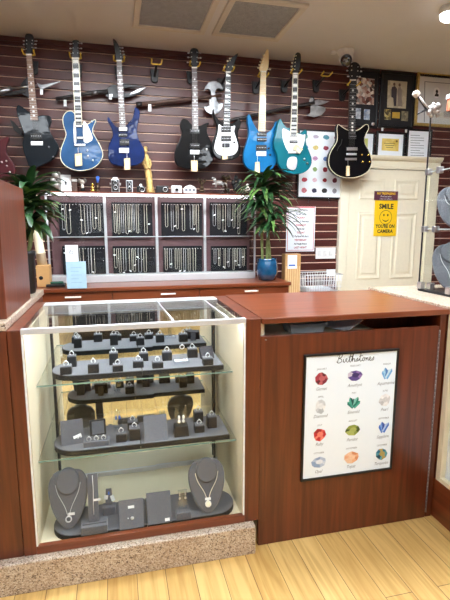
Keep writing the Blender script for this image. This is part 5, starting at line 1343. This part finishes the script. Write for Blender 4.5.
# ------------------------------------------------------------------ signs and cards on the wall
def board(name, label, cat, x0, x1, y0, y1, Y, m, th=.003, rim=None):
    ym = (y0+y1)/2; xm = (x0+x1)/2
    a = aY(x0, ym, Y)[0]; b = aY(x1, ym, Y)[0]; z1 = aY(xm, y0, Y)[1]; z0_ = aY(xm, y1, Y)[1]
    t = thing(name, label, cat, ((a+b)/2, Y, z0_))
    MB().box(a, b, Y, Y+th, z0_, z1).build('panel', m, t, bevel=.001)
    return t, a, b, z0_, z1
Y = 3.794
t, a, b, z0_, z1 = board('attention_sign', 'white attention sign with red border beside the plant', 'sign', 286.3, 315, 206.3, 251.5, Y, M['paper'])
mb = MB(); i, w = .010, .0045
mb.box(a+i, b-i, Y-.001, Y-.0002, z1-i-w, z1-i); mb.box(a+i, b-i, Y-.001, Y-.0002, z0_+i, z0_+i+w); mb.box(a+i, a+i+w, Y-.001, Y-.0002, z0_+i+w, z1-i-w); mb.box(b-i-w, b-i, Y-.001, Y-.0002, z0_+i+w, z1-i-w)
mb.box(a+.004, b-.004, Y-.001, Y-.0002, z1-i+.0005, z1-.001)
mb.build('border', M['pink'], t)
lines = [('ATTENTION', 0, 1.0), ('The Item You Saw', 1, .9), ('TODAY', 2, 1), ('And Want To Think About', 1, .9), ('TONIGHT', 2, 1), ('Will Be Sold', 1, .9), ('TODAY', 2, 1), ('To The Person Who Saw It', 1, .9), ('YESTERDAY', 2, 1), ('And Thought About It', 1, .9), ('LAST NIGHT', 2, 1)]
H_ = z1-z0_-.05
for k, (sx, c, q) in enumerate(lines):
    text('lettering', sx, .024*q, (a+b)/2, Y-.0006, z1-.034-k*H_/10.6, M['red'] if c == 2 else M['ink'], t, sx=.62 if c == 1 else .9, bold=.0006)
t, a, b, z0_, z1 = board('switch_plate', 'white triple switch plate below the attention sign', 'switch plate', 315.8, 335.5, 247.6, 258.7, 3.79, M['white'], .006)
for k in range(3):
    MB().box(a+.02+k*(b-a-.03)/3, a+.05+k*(b-a-.03)/3, 3.784, 3.7898, (z0_+z1)/2-.022, (z0_+z1)/2+.022).build('switch', M['white_metal'], t, bevel=.002)
YD = YW-.035-.0125
t, a, b, z0_, z1 = board('smile_sign', 'yellow SMILE sign with a smiley face on the cream door', 'sign', 374.3, 396.8, 200.5, 236, YD, M['signyellow'])
c = (a+b)/2; hgt = z1-z0_
text('lettering', 'SMILE', .062, c, YD-.0006, z1-.055, M['ink'], t, sx=.95, bold=.0022)
text('lettering', "YOU'RE ON", .043, c, YD-.0006, z0_+.088, M['ink'], t, sx=.85, bold=.0016)
text('lettering', 'CAMERA', .043, c, YD-.0006, z0_+.042, M['ink'], t, sx=.95, bold=.0016)
zc = z0_+hgt*.53; r = .062
mb = MB(); mb.tube([(c+r*math.cos(k), YD-.0006, zc+r*math.sin(k)) for k in [2*PI*i/32 for i in range(32)]], .0018, 4, closed=True)
for s in (-1, 1): mb.flat([(c+s*.02+.007*math.cos(k), zc+.02+.011*math.sin(k)) for k in [2*PI*i/12 for i in range(12)]], YD-.0008)
sm = [(c+.036*math.cos(k), zc-.004+.036*math.sin(k)) for k in [PI+.35+(PI-.7)*i/12 for i in range(13)]]+[(c+.036*math.cos(k), zc-.004+.027*math.sin(k)) for k in [2*PI-.35-(PI-.7)*i/12 for i in range(13)]]
mb.flat(sm, YD-.0008); mb.build('smiley_face', M['ink'], t)
t, a, b, z0_, z1 = board('warning_strip', 'plum NO TRESPASSING strip above the yellow SMILE sign', 'sign', 374.3, 398, 191.2, 200.2, YD, M['plum'])
c = (a+b)/2
text('lettering', 'NO TRESPASSING', .027, c, YD-.0006, z1-.022, M['signyellow'], t, sx=.88, bold=.0008)
text('lettering', 'Premises under', .020, c, YD-.0006, z1-.047, M['paper'], t, sx=.9)
text('lettering', 'video surveillance', .020, c, YD-.0006, z1-.069, M['paper'], t, sx=.9)

# ------------------------------------------------------------------ side table with basket and carton, right of the cabinet
YC = 3.56
ztab = aY(300, 292, YC)[1]
ta, tb = 1.345, aY(340, 291, YC)[0]
t = thing('side_table', 'small wooden side table between low cabinet and cream door', 'table', ((ta+tb)/2, 3.58, 0))
MB().box(ta, tb, 3.40, 3.76, ztab-.025, ztab).build('table_top', M['woodx'], t, bevel=.003)
for xx in (ta+.03, tb-.03):
    for yy in (3.43, 3.73): MB().box(xx-.02, xx+.02, yy-.02, yy+.02, .001, ztab-.0255).build('leg', M['wood'], t)
a = aY(281.5, 272, 3.5)[0]; b = aY(300, 272, 3.5)[0]; z1 = aY(291, 254, 3.5)[1]; a = max(a, ta+.002); 
t = thing('carton', 'tan ribbed carton with white label beside the wire basket', 'carton', ((a+b)/2, 3.52, ztab))
mb = MB(); mb.box(a, b, 3.49, 3.57, ztab+.0005, z1)
mb.build('box', M['tanwood'], t, bevel=.002)
mb = MB(); n = 7
for k in range(n): mb.box(a+(b-a)*(k+.3)/n, a+(b-a)*(k+.7)/n, 3.4872, 3.4898, ztab+.004, z1-.1)
mb.build('ribs', M['kraft'], t)
MB().box(a+.02, b-.035, 3.4855, 3.4868, z1-.12, z1-.008).build('label', M['paper'], t)
MB().box(a+.03, b-.05, 3.4845, 3.4853, z1-.098, z1-.086).build('label_print', M['blue'], t)
a = aY(301, 283, 3.56)[0]; b = aY(337, 283, 3.56)[0]; z1 = aY(320, 274.5, 3.5)[1]; y0_, y1_ = 3.47, 3.70; zb = ztab+.001
t = thing('wire_basket', 'white wire basket on the side table', 'basket', ((a+b)/2, 3.58, ztab))
mb = MB(); mb.tube([(a, y0_, z1), (b, y0_, z1), (b, y1_, z1), (a, y1_, z1)], .005, 6, closed=True); mb.build('rim', M['white_metal'], t)
mb = MB(); i = .012; mb.tube([(a+i, y0_+i, zb+.004), (b-i, y0_+i, zb+.004), (b-i, y1_-i, zb+.004), (a+i, y1_-i, zb+.004)], .004, 6, closed=True)
for k in range(15):
    u = k/14; xx = a+(b-a)*u; xi = a+i+(b-a-2*i)*u
    mb.tube([(xx, y0_, z1), (xi, y0_+i, zb+.004), (xi, y1_-i, zb+.004), (xx, y1_, z1)], .0024, 5)
for k in range(1, 9):
    u = k/9; yy = y0_+(y1_-y0_)*u; mb.tube([(a, yy, z1), (a+i, yy, zb+.004), (b-i, yy, zb+.004), (b, yy, z1)], .0024, 5)
for k in (1, 2): z = zb+(z1-zb)*k/3; mb.tube([(a, y0_+.004, z), (b, y0_+.004, z)], .0022, 5)
mb.build('wires', M['white_metal'], t)
p = W3(330.5, 272.3, 3.47)
mb = MB(); mb.box(p[0]-.04, p[0]+.04, 3.463, 3.4648, p[2]-.03, p[2]+.025); mb.build('price_card', M['paper'], t)
t = thing('papers', 'stack of white papers inside the wire basket', 'papers', ((a+b)/2, 3.58, zb+.007))
for k in range(4): MB().cbox(((a+b)/2-.02+.004*k, 3.585+.003*k, zb+.012+k*.006), .2, .17, .004, rz=.05*(k-1.5)).build('sheet', M['paper'], t)
# ------------------------------------------------------------------ gemstone chart on the back wall
Y = 3.775
t, a, b, z0_, z1 = board('gemstone_chart', 'white chart of gemstones between the teal and hollow guitars', 'poster', 299, 341, 131.5, 197, Y, M['paper'])
MB().box(a-.012, a-.0005, Y-.006, Y+.004, z0_-.012, z1+.012).build('frame_side', M['black'], t); MB().box(b+.0005, b+.012, Y-.006, Y+.004, z0_-.012, z1+.012).build('frame_side', M['black'], t)
MB().box(a, b, Y-.006, Y+.004, z0_-.012, z0_-.0005).build('frame_bar', M['black'], t); MB().box(a, b, Y-.006, Y+.004, z1+.0005, z1+.012).build('frame_bar', M['black'], t)
gcol = [(120, 170, 160), (190, 180, 200), (90, 150, 170), (170, 130, 150), (40, 130, 180), (226, 206, 130), (160, 60, 80), (120, 160, 110), (20, 20, 30), (200, 150, 190), (90, 120, 170), (180, 190, 200),
        (190, 120, 100), (140, 170, 110), (170, 40, 60), (110, 90, 150), (180, 50, 70), (226, 190, 200), (150, 30, 40), (120, 40, 60), (200, 120, 130), (50, 50, 80), (40, 40, 46), (150, 150, 160)]
gm = [mat('chart_gem_%d' % i, srgb(*c), .5, var=.35, scale=90) for i, c in enumerate(gcol)]
rr = random.Random(3)
for r_ in range(6):
    for c_ in range(4):
        cx = a+(b-a)*(c_+.55)/4.1; cz = z1-(z1-z0_)*(r_+.5)/6.1
        w_ = .026*rr.uniform(.8, 1.15); h_ = .02*rr.uniform(.8, 1.15)
        MB().flat([(cx+w_*math.cos(k)*rr.uniform(.85, 1.1), cz+h_*math.sin(k)*rr.uniform(.85, 1.1)) for k in [2*PI*i/9 for i in range(9)]], Y-.0006).build('gem_picture', gm[r_*4+c_], t)
for xx, lb in ((a+.10, 'small clear clip under the gemstone chart, left one'), (b-.10, 'small clear clip under the gemstone chart, right one')):
    tag(MB().cbox((xx, 3.776, z0_-.036), .014, .02, .04).build('picture_clip', M['acrylic'], bevel=.002), lb, 'clip', 'picture clips')

# ------------------------------------------------------------------ birthstone poster on the gate panel
YPn = 1.7375
a = aY(303, 420, YPn)[0]; b = aY(395, 405, YPn)[0]
a = (aY(302.5, 355, YPn)[0]+aY(300.7, 482, YPn)[0])/2; b = (aY(397.5, 347.5, YPn)[0]+aY(391.5, 467, YPn)[0])/2
z1 = aY(302.5, 355, YPn)[1]; z1 = (z1+aY(397.5, 347.5, YPn)[1])/2; z0_ = (aY(300.7, 482, YPn)[1]+aY(391.5, 467, YPn)[1])/2
t = thing('birthstone_poster', 'black framed birthstones poster on the counter front', 'poster', ((a+b)/2, YPn, z0_))
w = .010; yf = YPn-.012
mb = MB(); mb.box(a, b, yf, YPn, z1-w, z1); mb.box(a, b, yf, YPn, z0_, z0_+w); mb.box(a, a+w, yf, YPn, z0_+w, z1-w); mb.box(b-w, b, yf, YPn, z0_+w, z1-w); mb.build('frame', M['black'], t, bevel=.002)
MB().box(a+w, b-w, YPn-.006, YPn, z0_+w, z1-w).build('sheet', mat('bright_poster_paper', srgb(238, 247, 255), .55, var=.005), t)
ys = YPn-.0065
# hand lettered title as pen strokes
Wd, Ht = b-a, z1-z0_
def stroke(parent, name, pls, x0, z0s, sc, r, m):
    mb = MB()
    for pl in pls: mb.tube([(x0+x*sc, ys, z0s+y*sc) for x, y in catmull([tuple(map(float, q)) for q in pl], 4, False)], r, 4)
    return mb.build(name, m, parent)
title = [[(0.3, 0), (.55, 1.0), (.9, 2.0)], [(.2, 1.6), (.9, 2.1), (1.5, 1.9), (1.3, 1.3), (.7, 1.0), (1.3, .8), (1.3, .2), (.6, -.05), (.1, .3)],
 [(1.7, .1), (1.85, .8), (1.8, .3), (2.0, 0), (2.3, .3), (2.45, .8), (2.7, .85), (2.6, .3), (2.9, 0), (3.2, .5), (3.6, 1.9), (3.3, .4), (3.5, 0), (3.8, .3), (4.3, 2.1), (4.0, .1), (4.25, .7), (4.6, .7), (4.6, .1), (5.0, .2)],
 [(3.1, 1.2), (4.0, 1.3)], [(5.0, .2), (5.4, .85), (5.4, .2), (5.1, 0)], [(5.5, .1), (5.9, .6), (6.2, 1.9), (5.95, .4), (6.2, 0), (6.5, .2)], [(5.8, 1.2), (6.7, 1.35)],
 [(6.9, .8), (6.6, .5), (6.8, 0), (7.15, .3), (7.0, .8), (7.5, .6)], [(7.5, .1), (7.6, .8), (7.7, .4), (8.0, .8), (8.1, .1), (8.5, .3), (8.8, .7), (8.5, .85), (8.4, .3), (8.8, 0), (9.2, .4), (9.5, .85), (9.5, .2), (9.1, 0)], [(1.95, 1.3), (2.0, 1.35)]]
sc_ = Wd*.40/9.6
stroke(t, 'title', title, a+Wd*.33, z1-.047, sc_, .0014, M['ink'])
months = ['JANUARY', 'FEBRUARY', 'MARCH', 'APRIL', 'MAY', 'JUNE', 'JULY', 'AUGUST', 'SEPTEMBER', 'OCTOBER', 'NOVEMBER', 'DECEMBER']
stones = ['Garnet', 'Amethyst', 'Aquamarine', 'Diamond', 'Emerald', 'Pearl', 'Ruby', 'Peridot', 'Sapphire', 'Opal', 'Topaz', 'Turquoise']
cols = [[(122, 26, 44), (164, 52, 66), (96, 18, 34), (190, 96, 100)], [(92, 70, 140), (206, 196, 214), (60, 44, 100), (150, 120, 180)], [(110, 170, 220), (160, 206, 236), (80, 130, 196), (196, 224, 240)],
        [(206, 212, 218), (228, 232, 236), (180, 188, 196), (240, 242, 244)], [(30, 120, 104), (80, 170, 150), (20, 84, 76), (130, 196, 180)], [(214, 214, 216), (236, 236, 238), (190, 190, 194), (248, 248, 248)],
        [(200, 40, 40), (226, 90, 76), (160, 24, 30), (236, 130, 110)], [(98, 116, 44), (136, 150, 66), (66, 84, 28), (168, 176, 96)], [(60, 110, 200), (120, 160, 224), (36, 70, 156), (170, 196, 236)],
        [(180, 198, 222), (210, 222, 238), (140, 164, 200), (226, 232, 242)], [(216, 140, 96), (236, 178, 138), (190, 108, 66), (240, 200, 166)], [(40, 120, 150), (90, 160, 170), (24, 70, 90), (180, 160, 90)]]
gx = (.185, .535, .875); gz = (.195, .41, .635, .86)
rr = random.Random(11)
for i in range(12):
    r_, c_ = divmod(i, 3)
    cx = a+Wd*gx[c_]; cz = z1-Ht*gz[r_]
    if c_ == 1: cz += Ht*.006
    ms = [mat(f'{stones[i].lower()}_ink_{k}', srgb(*q), .6, var=.1, scale=120) for k, q in enumerate(cols[i])]
    mb = MB(); R0 = .030
    if i in (2, 4, 8):            # crystal clusters
        for k, an in enumerate((-.85, -.4, 0, .4, .85) if i == 4 else (-.5, -.15, .2, .55)):
            ln = R0*(1.75 if k % 2 else 1.4); ww = R0*.3; A = Matrix.Rotation(-an, 2)
            for part, mi in (([(-ww, 0), (0, 0), (0, ln), (-ww, ln*.8)], k % 4), ([(0, 0), (ww, 0), (ww, ln*.8), (0, ln)], (k+1) % 4)):
                q = [A @ Vector(p) for p in part]
                mb.flat([(cx+p.x, cz-R0*.75+p.y) for p in q], ys-.0001*k, mi)
    else:
        n = 9; an = [2*PI*k/n+rr.uniform(-.15, .15) for k in range(n)]
        sx_ = 1.25 if i in (1, 9, 10, 7) else (.85 if i == 3 else 1.0); sz_ = .85 if i in (1, 9, 7) else (1.15 if i == 3 else 1.0)
        out = [(R0*sx_*math.cos(k)*rr.uniform(.9, 1.08), R0*sz_*math.sin(k)*rr.uniform(.9, 1.08)) for k in an]
        inn = [(x*.5+.003, y*.45+.002) for x, y in out]
        for k in range(n):
            j = (k+1) % n
            mb.flat([(cx+out[k][0], cz+out[k][1]), (cx+out[j][0], cz+out[j][1]), (cx+inn[j][0], cz+inn[j][1]), (cx+inn[k][0], cz+inn[k][1])], ys, rr.randrange(4))
        mb.flat([(cx+x, cz+y) for x, y in inn], ys, 2 if i == 1 else rr.randrange(4))
    mb.build('stone_picture', ms, t)
    text('month_name', months[i], .0115, cx, ys, cz+R0*1.5, M['inkgrey'], t, sx=.95)
    text('stone_name', stones[i], .021, cx, ys, cz-R0*1.5, M['inkgrey'], t, shear=.35, sx=.85)
# ------------------------------------------------------------------ view
SC.view_settings.view_transform = 'Standard'; SC.view_settings.look = 'None'; SC.view_settings.gamma = 1
SC.view_settings.use_curve_mapping = False; SC.view_settings.exposure = 0.28
SC.cycles.max_bounces = 14; SC.cycles.transparent_max_bounces = 24; SC.cycles.glossy_bounces = 6; SC.cycles.diffuse_bounces = 4
SC.cycles.use_denoising = True
SC.cycles.caustics_reflective = False; SC.cycles.caustics_refractive = False
SC.cycles.sample_clamp_indirect = 6
